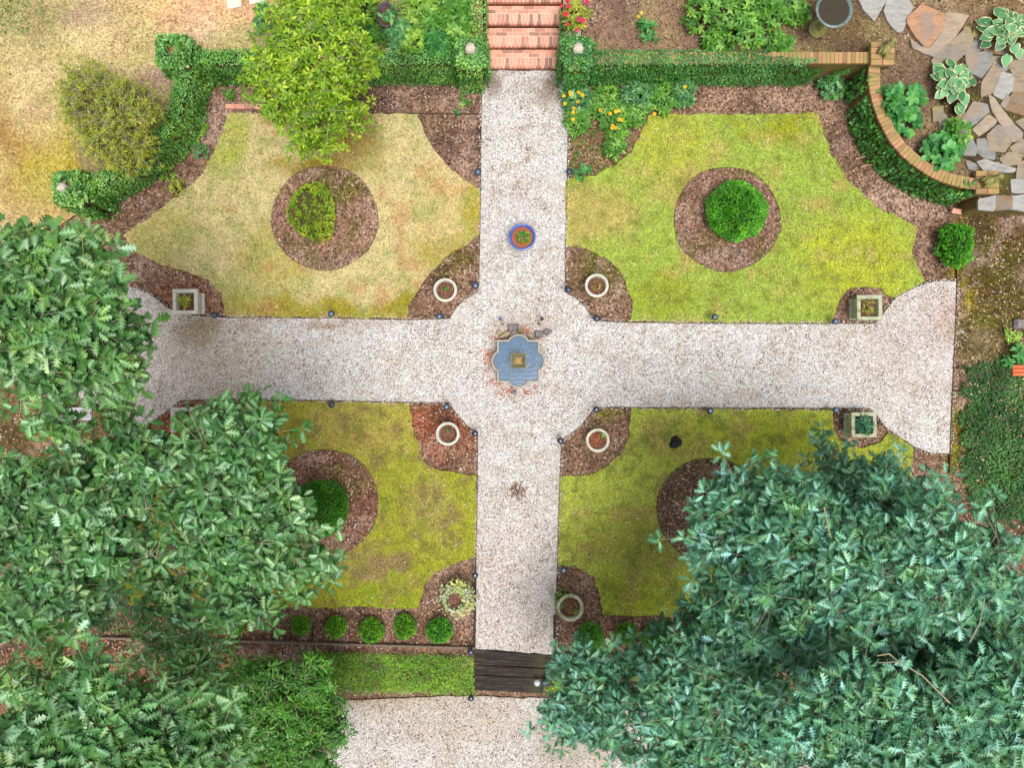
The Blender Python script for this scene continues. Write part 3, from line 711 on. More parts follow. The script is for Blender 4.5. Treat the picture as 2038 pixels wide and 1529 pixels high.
o = flat_scatter('leaf_crumbs', x, y, np.full(len(x), 0.004), chipcols(len(x), [(110, 86, 64), (84, 66, 50), (140, 108, 80), (96, 96, 60), (70, 58, 52), (168, 130, 100)]), rng.uniform(0.009, 0.025, len(x)), 0.6, M['litter'], lift=0.008)
tag(o, 'dark crumbs of leaf litter scattered on the white gravel', 'leaf litter', kind='stuff')
x, y = scatter(court, 110, lambda a, b: (b > -8.2) & (np.abs(a) < 6))
o = flat_scatter('leaf_crumbs', x, y, np.full(len(x), LZ + 0.004), chipcols(len(x), [(120, 92, 68), (90, 72, 54), (150, 116, 86), (180, 130, 96)]), rng.uniform(0.015, 0.04, len(x)), 0.6, M['litter'], lift=0.008)
tag(o, 'leaf litter scattered on the lower gravel court', 'leaf litter', kind='stuff')
def crumb2(x, y):
    u, v = pxof(x, y); d = 0.05 + 0.6 * np.clip((fbm(u / 18, v / 18, 27) - 0.57) * 9, 0, 1) + 0.4 * (np.hypot((u - 1075) / 36, (v - 175) / 26) < 1) + 0.5 * (np.hypot((u - 1870) / 34, (v - 625) / 50) < 1) * vn(u / 12, v / 12, 3)
    return rng.uniform(0, 1, len(x)) < d
x, y = scatter(path, 70, crumb2)
o = flat_scatter('dry_leaf_scraps', x, y, np.full(len(x), 0.006), chipcols(len(x), [(104, 78, 58), (128, 96, 70), (84, 64, 50), (150, 112, 84), (104, 104, 60)]), rng.uniform(0.025, 0.05, len(x)), 0.6, M['litter'], T=TINY, tilt=.4, lift=0.01)
tag(o, 'larger brown leaf scraps gathered in drifts on the white gravel', 'leaf litter', kind='stuff')
# red pebbles round the fountain
def redm(x, y):
    u, v = pxof(x, y); a = np.hypot(u - 1031, v - 720)
    return (a > 48) & (a < 78) & (rng.uniform(0, 1, len(x)) < np.clip((fbm(u / 14, v / 14, 3) - 0.5) * 5, 0, 1) * np.clip((78 - a) / 20, 0, 1) * np.where((u > 1070) & (v > 690), 0.12, 1))
x, y = scatter(XY([(940, 630), (1120, 630), (1120, 810), (940, 810)]), 2600, redm)
o = flat_scatter('red_pebbles', x, y, np.full(len(x), 0.004), chipcols(len(x), [(190, 84, 58), (206, 112, 84), (160, 70, 52), (214, 150, 126)]), rng.uniform(0.014, 0.03, len(x)), 0.8, M['chip'], lift=0.01)
tag(o, 'red brown pebbles scattered round the fountain base', 'pebbles', kind='stuff')
x, y = scatter(XY([(1012, 958), (1050, 958), (1050, 996), (1012, 996)]), 2600, lambda a, b: np.hypot(a - P(1031, 977)[0], b - P(1031, 977)[1]) < 0.155 + 0.03 * np.sin(7 * np.arctan2(b - P(1031, 977)[1], a - P(1031, 977)[0])))
cx, cy = P(1031, 977)[:2]
o = flat_scatter('leaf_pile', x, y, 0.05 * np.clip(1 - ((x - cx) ** 2 + (y - cy) ** 2) / 0.03, 0, 1) + 0.004, chipcols(len(x), [(122, 72, 50), (92, 52, 38), (170, 116, 84), (70, 44, 36), (200, 160, 130)]), rng.uniform(0.02, 0.035, len(x)), 0.6, M['litter'], tilt=0.6)
tag(o, 'small round heap of reddish leaf litter on the lower path', 'leaf pile', kind='stuff')
# twigs
def twigs(name, n, poly, z, lo, hi, mask=None):
    x, y = scatter(poly, 8, mask); k = rng.permutation(len(x))[:n]; S = []
    for i in k:
        a = random.random() * 2 * PI; L = random.uniform(lo, hi); p = np.array([x[i], y[i], z + 0.02]); r = random.uniform(0.0025, 0.005)
        for s in range(3):
            q = p + np.array([math.cos(a), math.sin(a), random.uniform(-.05, .06)]) * L / 3; S.append((p, q, r, r * 0.8)); p = q; a += random.uniform(-.5, .5); r *= .8
    V, F = tubes(S, 4); return raw(name, V, F, M['twig'])
tag(twigs('fallen_twigs', 260, allp, 0.015, 0.08, 0.35, lambda a, b: ~inpoly(a, b, path)), 'thin pale twigs lying on beds and lawns', 'twigs', kind='stuff')
tag(twigs('brush_litter', 60, XY([(1925, 520), (2040, 520), (2040, 830), (1925, 830)]), 0.02, 0.15, 0.5), 'pale dry brush lying at the right edge', 'twigs', kind='stuff')

# ================================================================== UPPER TERRACE
WZ = 0.80
curveL = [(372, 128), (362, 150), (355, 173), (352, 216), (335, 250), (302, 284), (259, 319), (216, 347), (178, 366), (140, 376)]
curveR = [(1741, 128), (1739, 157), (1744, 190), (1754, 222), (1770, 258), (1790, 288), (1813, 311), (1839, 330), (1868, 347), (1904, 360), (1945, 366)]
wl = lambda pts, z=WZ: [P(a, b, z)[:2] for a, b in pts]
lvl = [(-9, 1)]
def terr_h(x, y):
    # the bank left of the end pier falls away to the lower ground
    t = np.clip((y - 3.05) / 1.5, 0, 1); f = np.clip((-x - 8.0) / 0.45, 0, 1)
    t2 = 1 - f * (1 - t)
    return TZ * t2 - 0.04 * (1 - t2) + 0.02 * (fbm(x * 1.5, y * 1.5, 4) - 0.5)
cl = smoothpoly(wl(curveL), 1, False); cr = smoothpoly(wl(curveR), 1, False)
stepL, stepR = P(960, 110, WZ)[0], P(1122, 110, WZ)[0]
tp = [(-26, 30), (-26, 2.6), (-9.9, 2.7), (-8.45, 3.45)] + cl[::-1][0:-1] + [P(372, 113, WZ)[:2], (stepL, P(0, 113, WZ)[1]), (stepL, 8.4), (stepR, 8.4), (stepR, P(0, 114, WZ)[1]), P(1735, 114, WZ)[:2]] + cr[1:] + [P(1960, 392, TZ)[:2], P(2060, 396, TZ)[:2], (26, P(0, 396, TZ)[1]), (26, 30)]
def terr_col(x, y):
    z = 0.954; u = x * 100 / z + 1019; v = 764.5 - y * 100 / z
    c = paint(x / z, y / z, (200, 180, 130), [
        ((226, 172, 130), 420, 20, 130, 40, 1.0), ((214, 182, 150), 400, 60, 90, 30, 0.7), ((162, 152, 118), 450, 70, 80, 22, 0.6), ((150, 146, 92), 50, 30, 90, 60, 0.9), ((164, 138, 118), 170, 20, 60, 30, 0.6),
        ((180, 166, 54), 90, 330, 90, 70, 0.9), ((170, 156, 44), 140, 300, 16, 70, 1.2), ((166, 130, 76), 20, 270, 30, 60, 0.8), ((160, 134, 116), 320, 165, 50, 40, 1.1), ((140, 116, 100), 205, 310, 50, 50, 0.9),
        ((172, 150, 70), 60, 380, 120, 60, 0.6), ((160, 132, 112), 560, 60, 60, 40, 0.6), ((190, 160, 110), 120, 420, 80, 40, 0.6), ((168, 160, 96), 720, 40, 60, 60, 0.7),
        ((138, 108, 92), 1300, 50, 190, 70, 1.4), ((112, 92, 80), 1240, 20, 60, 40, 0.7), ((70, 54, 38), 1700, 40, 130, 90, 1.8), ((104, 88, 48), 1720, 60, 40, 30, 0.7), ((64, 46, 36), 1800, 160, 70, 90, 1.8), ((84, 60, 48), 1860, 280, 60, 70, 1.6), ((112, 96, 72), 1980, 60, 60, 90, 1.6), ((116, 96, 76), 1900, 150, 140, 160, 1.5),
        ((124, 106, 60), 2060, 200, 160, 260, 1.4)], 121, 22)
    c = noisepatch(x, y, c, (168, 162, 90), 44, 0.54, 124, 0.45, 0.1)
    c = noisepatch(x, y, c, (178, 142, 110), 34, 0.6, 128, 0.4, 0.1)
    s = np.clip((u - 1100) / 60, 0, 1)[:, None]
    return c * (1 - s) + (0.65 * c + 0.35 * lin3((112, 90, 78))) * s
o = sheet('terrace_ground', tp, TZ, M['terrace'], terr_col, step=0.3, edge=0.2, jit=0.0, skirt=0.0, zfn=terr_h)
tag(o, 'raised sandy and mulched ground behind the ivy walls', 'terrace ground', kind='structure')
tpr = resample(tp, 0.4, 0)
viewT = XY([(-120, -120), (1110, -120), (1110, 520), (-120, 520)], TZ)
x, y = scatter(viewT, 1300, lambda a, b: inpoly(a, b, tp) & (a < -1.0) & (vn(a * 3, b * 3, 5) + 0.4 * rng.uniform(0, 1, len(a)) > 0.45) & ~((a > -7.4) & (a < -4.7) & (b > 6.6)))
cc = terr_col(x, y) * rng.uniform(0.6, 1.45, len(x))[:, None]
o = grass('grass', x, y, terr_h(x, y), np.clip(cc, 0, 1), rng.uniform(0.02, 0.055, len(x)), M['blade'], wid=0.2)
tag(o, 'sparse dry grass on the upper terrace at the left', 'grass', 'lawn grass', 'stuff')
viewR = XY([(1125, -60), (2100, -60), (2100, 400), (1125, 400)], TZ)
x, y = scatter(viewR, 380, lambda a, b: inpoly(a, b, tp))
o = flat_scatter('bark_mulch', x, y, terr_h(x, y), chipcols(len(x), [(128, 92, 72), (156, 122, 100), (96, 70, 56), (176, 140, 116), (74, 54, 44)]), rng.uniform(0.02, 0.055, len(x)), 0.4, M['chip'], tilt=0.35, lift=0.01)
tag(o, 'bark chips on the terrace beds right of the steps', 'mulch', kind='stuff')
x, y = scatter(viewT, 60, lambda a, b: inpoly(a, b, tp))
o = flat_scatter('bark_mulch', x, y, terr_h(x, y), chipcols(len(x), [(170, 130, 100), (150, 110, 84), (200, 170, 140), (120, 90, 70)]), rng.uniform(0.02, 0.06, len(x)), 0.4, M['chip'], tilt=0.35, lift=0.01)
tag(o, 'scraps of bark and dead leaf on the sandy left terrace', 'mulch', kind='stuff')

# ------------------------------------------------------------------ walls
def ribbon(pts, half, z0, z1, bev=0.0):
    """solid wall along a centre line: returns V, F in world"""
    n = len(pts); V = []
    for i, p in enumerate(pts):
        a = np.array(pts[max(0, i - 1)]); b = np.array(pts[min(n - 1, i + 1)]); t = (b - a) / np.linalg.norm(b - a); nn = np.array([-t[1], t[0]]) * half
        for q, zz in ((nn, z0), (nn, z1), (-nn, z1), (-nn, z0)): V.append((p[0] + q[0], p[1] + q[1], zz))
    F = []
    for i in range(n - 1):
        for j in range(4): F.append((4 * i + j, 4 * i + (j + 1) % 4, 4 * i + 4 + (j + 1) % 4, 4 * i + 4 + j))
    F += [(0, 1, 2, 3), (4 * n - 1, 4 * n - 2, 4 * n - 3, 4 * n - 4)]
    return np.array(V), F
def arclen(pts):
    P_ = np.array(pts); d = np.linalg.norm(np.diff(P_, axis=0), axis=1); return P_, np.concatenate([[0], np.cumsum(d)])
def at_s(pts, s):
    P_, L = arclen(pts); s = np.asarray(s); x = np.interp(s, L, P_[:, 0]); y = np.interp(s, L, P_[:, 1])
    i = np.clip(np.searchsorted(L, s, side='right') - 1, 0, len(L) - 2); t = (P_[i + 1] - P_[i]) / (L[i + 1] - L[i])[:, None]
    return np.column_stack([x, y]), t
def brick_row(pts, half, z, h, pitch, mat, name, parent, loc, s0=0.0, s1=None):
    P_, L = arclen(pts); s1 = s1 or L[-1]; ss = np.arange(s0 + pitch / 2, s1 - pitch / 3, pitch)
    c, t = at_s(pts, ss); it = []
    for k in range(len(ss)):
        it.append((c[k][0] - loc[0], c[k][1] - loc[1], z + h / 2 + random.uniform(-.003, .003), pitch - 0.004, half * 2 + random.uniform(-.006, .006), h, math.atan2(t[k][1], t[k][0])))
    return bricks(name, it, mat, parent)

wallL = [P(330, 113, WZ)[:2], P(962, 113, WZ)[:2]]
wallR = [P(1122, 114, WZ)[:2], P(1738, 114, WZ)[:2]]
HW = 0.095
def wall_thing(pts, label, cap, shift=0.0):
    mid = pts[len(pts) // 2] if len(pts) > 2 else ((pts[0][0] + pts[1][0]) / 2, (pts[0][1] + pts[1][1]) / 2)
    loc = (mid[0], mid[1], -0.05)
    t = thing('brick_wall', loc, label, 'wall')
    V, F = ribbon(pts, HW - 0.015, -0.05, WZ - 0.055); raw('wall_face', V - np.array([loc[0], loc[1], loc[2]]), F, M['brick_face'], t)
    if cap:
        V, F = ribbon(pts, HW - 0.004, WZ - 0.055, WZ - 0.008); raw('mortar_bed', V - np.array(loc), F, M['mortar_dark'], t)
        brick_row(pts, HW + 0.01, WZ - 0.05 - loc[2], 0.055, 0.078, M['brick_old'], 'brick_cap', t, loc)
    else:
        V, F = ribbon(pts, HW, WZ - 0.055, WZ); raw('brick_cap', V - np.array(loc), F, M['core'], t)
    return t
wall_thing(wallL, 'straight retaining wall left of the brick steps, fully hidden under ivy', False)
wall_thing(cl, 'curved retaining wall at the upper left, swallowed by ivy', False)
wall_thing(wallR, 'straight brick wall right of the steps with mossy cap showing at its far end', True)
wall_thing(cr, 'curved brick wall around the flagstone patio', True)

def ivy(name, pts, label, side, density=900, size=(0.024, 0.045), mat='ivy', top=1.0, face=1.0, back=0.25, z0=0.0, half=HW, ends=False, mask=None, z1=WZ, droop=0.03, loc=None):
    """leaves over the top and the faces of a wall. side=+1 means the garden lies left of the direction of travel"""
    P_, L = arclen(pts); tot = L[-1]; out = []
    H = z1 - z0
    for kind, wid, amt in (('top', 2 * half + 0.1, top), ('face', H, face), ('back', 0.22, back)):
        n = int(tot * wid * density * amt)
        if n == 0: continue
        s = rng.uniform(0, tot, n); c, t = at_s(pts, s); nn = np.column_stack([-t[:, 1], t[:, 0]]) * side
        if kind == 'top':
            q = rng.uniform(-half - 0.05, half + 0.05, n); pos = np.column_stack([c + nn * q[:, None], z1 + rng.uniform(0, 0.05, n) - 0.5 * np.clip(np.abs(q) - half, 0, 1)])
            up = np.column_stack([nn * (q / half * 0.3)[:, None] + rng.normal(0, .3, (n, 2)), np.ones(n)]); d = rnd_dirs(n, -0.2, 0.3)
        else:
            sg = 1 if kind == 'face' else -1
            zz = rng.uniform(0, 1, n); zz = z0 + zz * H if kind == 'face' else z1 - zz * wid
            off = half + rng.uniform(0.0, 0.07, n) + 0.05 * vn(s * 4, zz * 5, 3)
            pos = np.column_stack([c + nn * (off * sg)[:, None], zz])
            up = np.column_stack([nn * sg + rng.normal(0, .35, (n, 2)), rng.uniform(0.1, 0.7, n)])
            d = np.column_stack([nn * sg * 0.25 + rng.normal(0, .5, (n, 2)), np.full(n, -0.8)])
        if mask is not None:
            m = mask(s / tot, kind, pos); pos, up, d = pos[m], up[m], d[m]
        out.append((pos, d, norm(up)))
    pos = np.concatenate([a[0] for a in out]); d = np.concatenate([a[1] for a in out]); up = np.concatenate([a[2] for a in out])
    n = len(pos); sz = rng.uniform(*size, n)
    V, F = instance(ROUND if size[1] > 0.06 else TINY, pos, d, up, sz, rng.uniform(0.8, 1.3, n))
    k = len((ROUND if size[1] > 0.06 else TINY)[0])
    tint = np.clip(0.55 * vn(pos[:, 0] * 3, pos[:, 1] * 3 + pos[:, 2] * 3, 8) + rng.uniform(-.25, .6, n), 0, 1)
    o = raw(name, V, F, M[mat], None, {'tint': np.repeat(tint, k)})
    return tag(o, label, 'ivy', 'ivy over the walls', 'stuff')
gap = lambda thr, sc_=5, seed=4: (lambda s, kind, pos: vn(pos[:, 0] * sc_ + pos[:, 2] * 2, pos[:, 1] * sc_ + pos[:, 2] * 3, seed) > thr)
ivy('ivy', wallL, 'ivy hanging over the straight wall left of the steps', -1, 2600, mat='ivy', mask=gap(0.05))
ivy('ivy', cl, 'thick ivy blanket on the curved wall at the upper left', 1, 2600, mat='ivy', mask=gap(0.06, 4))
def maskR(s, kind, pos):
    v = vn(pos[:, 0] * 5, pos[:, 1] * 5 + pos[:, 2] * 4, 14)
    if kind == 'top': return (v > 0.1 + 0.75 * np.clip((s - 0.72) / 0.2, 0, 1)) & ~((s > 0.66) & (pos[:, 1] > wallR[0][1] + 0.03 - 0.1 * np.clip((s - .6) / .3, 0, 1)))
    if kind == 'back': return s < 0.35
    return v > 0.06 + 0.5 * np.clip((s - 0.72) / 0.15, 0, 1)
ivy('ivy', wallR, 'dark ivy curtain on the straight wall right of the steps', -1, 2600, mat='ivy_dark', mask=maskR)
def maskC(s, kind, pos):
    v = vn(pos[:, 0] * 4.2, pos[:, 1] * 4.2, 24)
    if kind == 'top': return (v > 0.72) & (rng.uniform(0, 1, len(s)) < 0.7)
    if kind == 'back': return np.zeros(len(s), bool)
    return v > 0.16
ivy('ivy', cr, 'loose broad leaved ivy on the curved brick wall by the patio', -1, 950, size=(0.04, 0.07), mat='ivy_dark', mask=maskC, top=0.8)

# piers and their stone finials
def finial(x, y, z, label, kind='ball', rz=0.0):
    bm = bmesh.new()
    if kind == 'ball':                      # carved fruit ball on a collar
        bmesh.ops.create_icosphere(bm, subdivisions=3, radius=0.1)
        for v in bm.verts:
            a = math.atan2(v.co.y, v.co.x); r = 1 + 0.10 * math.sin(5 * a + 9 * v.co.z * 8) * (1 - abs(v.co.z) * 5) + 0.06 * math.sin(31 * v.co.x + 17 * v.co.y)
            v.co *= r; v.co.z += 0.12
        t = thing('stone_finial', (x, y, z), label, 'finial', 'carved stone finials', rz)
        bmobj('carved_ball', bm, M['finial'], t, True)
        bm = bmesh.new(); lathe(bm, [(0.085, 0), (0.085, 0.025), (0.05, 0.04), (0.055, 0.06)], 20); bmobj('collar', bm, M['finial'], t, True)
    else:                                   # small mossy crouching lion-like figure
        t = thing('stone_figure', (x, y, z), label, 'statue', 'mossy stone figures', rz)
        bm = bmesh.new()
        for (c, r) in (((0, -0.03, 0.10), (0.075, 0.10, 0.085)), ((0, 0.05, 0.14), (0.07, 0.06, 0.09)), ((0, 0.085, 0.21), (0.06, 0.062, 0.06)), ((0, 0.14, 0.195), (0.034, 0.04, 0.03)),
                       ((0.05, 0.10, 0.05), (0.024, 0.05, 0.05)), ((-0.05, 0.10, 0.05), (0.024, 0.05, 0.05)), ((0.065, -0.07, 0.06), (0.035, 0.07, 0.06)), ((-0.065, -0.07, 0.06), (0.035, 0.07, 0.06)), ((0.045, 0.06, 0.26), (0.018, 0.014, 0.02)), ((-0.045, 0.06, 0.26), (0.018, 0.014, 0.02))):
            q = bmesh.ops.create_icosphere(bm, subdivisions=3, radius=1.0)['verts']
            for v in q:
                n_ = 1 + 0.05 * math.sin(9 * v.co.x + 7 * v.co.z) + 0.05 * math.sin(11 * v.co.y)
                v.co = Vector((c[0] + v.co.x * r[0] * n_, c[1] + v.co.y * r[1] * n_, c[2] + v.co.z * r[2] * n_))
        bmobj('figure', bm, M['mossstone'], t, True)
        bm = bmesh.new(); lathe(bm, [(0.11, 0), (0.11, 0.03), (0.095, 0.045)], 24); bmobj('plinth', bm, M['mossstone'], t, False)
    return t
def pier(px, py, z1, half, label, showcap):
    x, y, _ = P(px, py, z1)
    t = thing('brick_pier', (x, y, -0.05), label, 'pier', 'brick piers at the wall ends')
    bm = bmesh.new(); box(bm, (0, 0, (z1 - 0.08) / 2), (half * 2 - 0.06, half * 2 - 0.06, z1 - 0.03)); bmobj('shaft', bm, M['brick_face'], t)
    bm = bmesh.new(); box(bm, (0, 0, z1 - 0.015), (half * 2 - 0.012, half * 2 - 0.012, 0.055)); bmobj('mortar_bed', bm, M['mortar_dark'], t)
    it = []; n = int(half * 2 / 0.21)
    zc = z1 + 0.02
    L = half * 2
    for row in range(int(L / 0.105)):
        nb = max(1, round(L / 0.21))
        for k in range(nb):
            it.append((-half + (k + 0.5) * L / nb, -half + (row + 0.5) * L / int(L / 0.105), zc, L / nb - 0.01, L / int(L / 0.105) - 0.01, 0.06, 0))
    bricks('brick_cap', it, M['brick_old'], t)
    return x, y, z1
pl = pier(935, 108, 0.9, 0.24, 'ivy wrapped pier on the left of the brick steps', False)
pr = pier(1149, 108, 0.9, 0.24, 'ivy wrapped pier on the right of the brick steps', False)
pc = pier(347, 104, 0.95, 0.27, 'ivy buried pier at the corner of the straight and curved left walls', False)
pe = pier(143, 376, 0.9, 0.24, 'ivy buried pier at the far end of the curved left wall', False)
pp = pier(1757, 105, 0.9, 0.22, 'mossy brick pier where the straight wall meets the patio wall', True)
pq = pier(1966, 362, 0.82, 0.22, 'brick pier at the low end of the curved patio wall', True)
TOPZ = 0.005
finial(*P(936, 95, 1.05)[:2], 0.90 + TOPZ, 'knobbly pale stone ball finial left of the brick steps')
finial(*P(1151, 95, 1.05)[:2], 0.90 + TOPZ, 'round pale stone ball finial right of the brick steps')
finial(*P(127, 375, 1.0)[:2], 0.90 + TOPZ, 'pale stone finial half sunk in ivy at the left wall end')
finial(*P(1768, 92, 1.05)[:2], 0.90 + TOPZ, 'mossy stone figure on the corner pier above the straight wall', 'fig', -0.6)
finial(*P(1978, 356, 1.0)[:2], 0.82 + TOPZ, 'mossy stone figure on the pier beside the patio capstones', 'fig', -1.2)
for (x, y, z), l, m in ((pl, 'ivy coat of the pier left of the steps', 'ivy'), (pr, 'ivy coat of the pier right of the steps', 'ivy_dark'), (pc, 'bushy ivy mound over the left corner pier', 'ivy'), (pe, 'bushy ivy mound over the left end pier', 'ivy')):
    h = 0.24; ringp = [(x - h, y - h), (x + h, y - h), (x + h, y + h), (x - h, y + h), (x - h, y - h)]
    big = m == 'ivy' and z > 0.9 or (x < -7)
    ivy('ivy', ringp, l, -1, 1500 if big else 1900, mat=m, z1=z + 0.02, half=0.02, top=1.2, face=1, back=0, size=(0.04, 0.065) if big else (0.03, 0.055), mask=(lambda s, k, p, x=x, y=y: np.ones(len(s), bool)))
    n = 700; px_ = rng.uniform(-h, h, n); py_ = rng.uniform(-h, h, n); mk = np.hypot(px_, py_ - 0.08 * (z < 0.95)) > 0.10
    pos = np.column_stack([x + px_, y + py_, z + 0.06 + rng.uniform(0, 0.07 if not big else 0.16, n)])[mk]; n = len(pos)
    V, F = instance(TINY, pos, rnd_dirs(n, -.3, .4), norm(np.column_stack([rng.normal(0, .4, (n, 2)), np.ones(n)])), rng.uniform(0.035, 0.06, n), 1.1)
    o = raw('ivy', V, F, M[m], None, {'tint': np.repeat(rng.uniform(0, 1, n), len(TINY[0]))}); tag(o, 'leafy crown of ' + l, 'ivy', 'ivy over the walls', 'stuff')

# ------------------------------------------------------------------ brick steps
bx, _, _ = P(1041, 0, 0.2); sw = 1.47
t = thing('brick_steps', (bx, 6.2, 0), 'salmon pink brick garden steps climbing to the terrace', 'steps')
fr = [(134, .13), (92, .26), (47.5, .39), (3, .52), (-41, .65), (-84, .78)]
ys = [P(0, a, z)[1] for a, z in fr]
for i in range(5):
    y0, z, y1 = ys[i], fr[i][1], ys[i + 1]
    dep = y1 - y0 + 0.03
    bm = bmesh.new(); box(bm, (0, (y0 + 0.008 + y1 + 0.03) / 2 - 6.2, z - 0.075), (sw - 0.012, dep - 0.075, 0.142)); f = bmobj('step', bm, M['mortar'], t)
    it = []; nb = 19
    for k in range(nb):
        it.append((-sw / 2 + (k + .5) * sw / nb, y0 + 0.1 - 6.2, z - 0.034, sw / nb - 0.010, 0.2, 0.066, 0))
    for r in (0, 1):
        yb = y0 + 0.21 + 0.036 + r * 0.077 - 6.2; o_ = 0.5 * (r % 2)
        for k in range(-1, 8):
            a = -sw / 2 + (k + o_) * 0.213; b = a + 0.203; a = max(a, -sw / 2 + .004); b = min(b, sw / 2 - .004)
            if b - a > 0.03: it.append(((a + b) / 2, yb, z - 0.03, b - a, 0.068, 0.066, 0))
    # facing course, its brick darkened to paint the shade below the nosing
    for k in range(7):
        pass
    rz_ = [(-sw / 2 + (k + .5) * sw / 7, y0 + 0.03 - 6.2, z - 0.128, sw / 7 - 0.006, 0.02, 0.03, 0) for k in range(7)]
    bricks('riser_course', rz_, M['brick_riser_shaded'], f)
    bricks('brickwork', it, M['brick_pink'], f)
# cheek walls beside the steps
for sx, l, m, y1 in ((-1, 'left', 'ivy', 8.8), (1, 'right', 'ivy_dark', 7.05)):
    xx = bx + sx * (sw / 2 + 0.13); pts = [(xx, 6.35), (xx, y1)]
    lo = (xx, 6.4, -0.05)
    tt = thing('brick_wall', lo, 'low ivy grown cheek wall on the %s side of the steps' % l, 'wall')
    V, F = ribbon(pts, 0.08, -0.05, 0.82); raw('wall_face', V - np.array(lo), F, M['brick_face'], tt)
    ivy('ivy', pts, 'ivy on the cheek wall at the %s edge of the steps' % l, sx, 1500, mat=m, half=0.09, z0=0.5, z1=0.84, back=1.0, face=1)
# footing ledge of the left wall by the path
bm = bmesh.new(); box(bm, (0, 0, 0.03), (0.42, 0.07, 0.09), 0.05, 0.01)
tag(bmobj('wall_footing', bm, M['tan_side'], loc=(*P(945, 172, 0.05)[:2], 0)), 'tan footing ledge peeping out under the ivy left of the steps', 'footing')

# ------------------------------------------------------------------ flagstones
z2 = lambda a, b: (1560 + a / 4.2636, b / 4.2636)
z4 = lambda a, b: (1440 + a / 3.058, b / 3.058)
STC = {'g': (136, 135, 130), 'lg': (160, 158, 152), 't': (150, 134, 112), 'b': (136, 112, 86), 'o': (176, 134, 102), 'p': (164, 146, 126), 'm': (150, 138, 88)}
def stonemat(key):
    n = 'flagstone_' + {'g': 'grey', 'lg': 'pale_grey', 't': 'tan', 'b': 'brown', 'o': 'orange', 'p': 'pinkish', 'm': 'mossy'}[key]
    if n not in M:
        m, nt, b = newmat(n, 0.85, 0.2); co = coords(nt)
        mp = N(nt, 'ShaderNodeMapping'); mp.inputs['Scale'].default_value = (1, 2.6, 1); mp.inputs['Rotation'].default_value = (0, 0, 0.6); nt.links.new(co, mp.inputs[0])
        n1 = N(nt, 'ShaderNodeTexNoise', Scale=5.0, Detail=9.0, Roughness=0.72); nt.links.new(mp.outputs[0], n1.inputs['Vector'])
        c = mix(nt, lin(*STC[key]), ramp(nt, n1.outputs[0], [(0.28, g(0.45)), (0.45, g(0.9)), (0.6, g(1.08)), (0.75, g(1.25))]), 1.0, 'MULTIPLY')
        n2 = N(nt, 'ShaderNodeTexNoise', Scale=2.2, Detail=5.0); nt.links.new(co, n2.inputs['Vector'])
        c = mix(nt, c, lin(126, 122, 120) if key != 'g' else lin(160, 130, 104), ramp(nt, n2.outputs[0], [(0.5, g(0)), (0.6, g(0.55 if key != 'lg' else 0.15))]))
        nt.links.new(c, b.inputs['Base Color']); bump(nt, b, n1.outputs[0], 0.5, 0.02); M[n] = m
    return M[n]
def stone_bm(bm, pts_px, z, h, rough=0.008):
    pts = wl(pts_px, z + h); ar = sum(pts[i][0] * pts[(i + 1) % len(pts)][1] - pts[(i + 1) % len(pts)][0] * pts[i][1] for i in range(len(pts)))
    if ar < 0: pts = pts[::-1]
    c0 = np.mean(pts, axis=0); pts = [tuple(c0 + (np.array(p) - c0) * (1 + 0.042 / max(.05, np.linalg.norm(np.array(p) - c0)))) for p in pts]
    o_ = []
    for i in range(len(pts)):                      # only nip the corners
        a, b, c = np.array(pts[i - 1]), np.array(pts[i]), np.array(pts[(i + 1) % len(pts)])
        o_ += [tuple(b + (a - b) * min(.25, .02 / np.linalg.norm(a - b))), tuple(b + (c - b) * min(.25, .02 / np.linalg.norm(c - b)))]
    pts = resample(o_, 0.05, rough, 3)
    prism(bm, pts, z - 0.02, z + h, 0.006)
loose = [
 ('pale grey pointed stepping stone clipped by the top edge beside the birdbath', 'lg', [z2(*p) for p in ((620, -60), (870, -60), (850, 10), (770, 165), (690, 65))]),
 ('pale grey diamond shaped stepping stone right of the birdbath', 'lg', [z2(*p) for p in ((890, -20), (1045, -10), (1085, 60), (1000, 255), (960, 250), (895, 165), (865, 90))]),
 ('large raised flagstone, orange with a grey corner', 'o', [z2(*p) for p in ((1170, 45), (1365, 125), (1330, 260), (1230, 380), (1195, 375), (1130, 290), (1060, 190), (1065, 150))]),
 ('pale square flagstone touching the large orange and grey one', 'p', [z2(*p) for p in ((1368, 140), (1400, 100), (1560, 130), (1420, 350), (1315, 275))]),
 ('rust streaked flagstone lying below the large orange and grey one', 'p', [z2(*p) for p in ((1085, 325), (1190, 388), (1235, 392), (1320, 295), (1415, 355), (1290, 475), (1190, 430), (1110, 400))]),
 ('long tan flagstone running down beside the variegated hosta', 't', [z2(*p) for p in ((1265, 500), (1530, 255), (1600, 320), (1590, 370), (1500, 470), (1370, 590), (1300, 585))]),
 ('flagstone half under hydrangea leaves beside the small bed', 'g', [z4(*p) for p in ((1400, 750), (1490, 765), (1500, 830), (1540, 900), (1530, 940), (1450, 930))]),
]
for i, (l, key, pts) in enumerate(loose):
    h = 0.06 if i == 2 else 0.026 + 0.0043 * i
    bm = bmesh.new(); stone_bm(bm, pts, TZ + 0.01, h); o = bmobj('flagstone', bm, stonemat(key)); tag(o, l, 'flagstone', 'loose flagstones')
def voro_fill(): pass
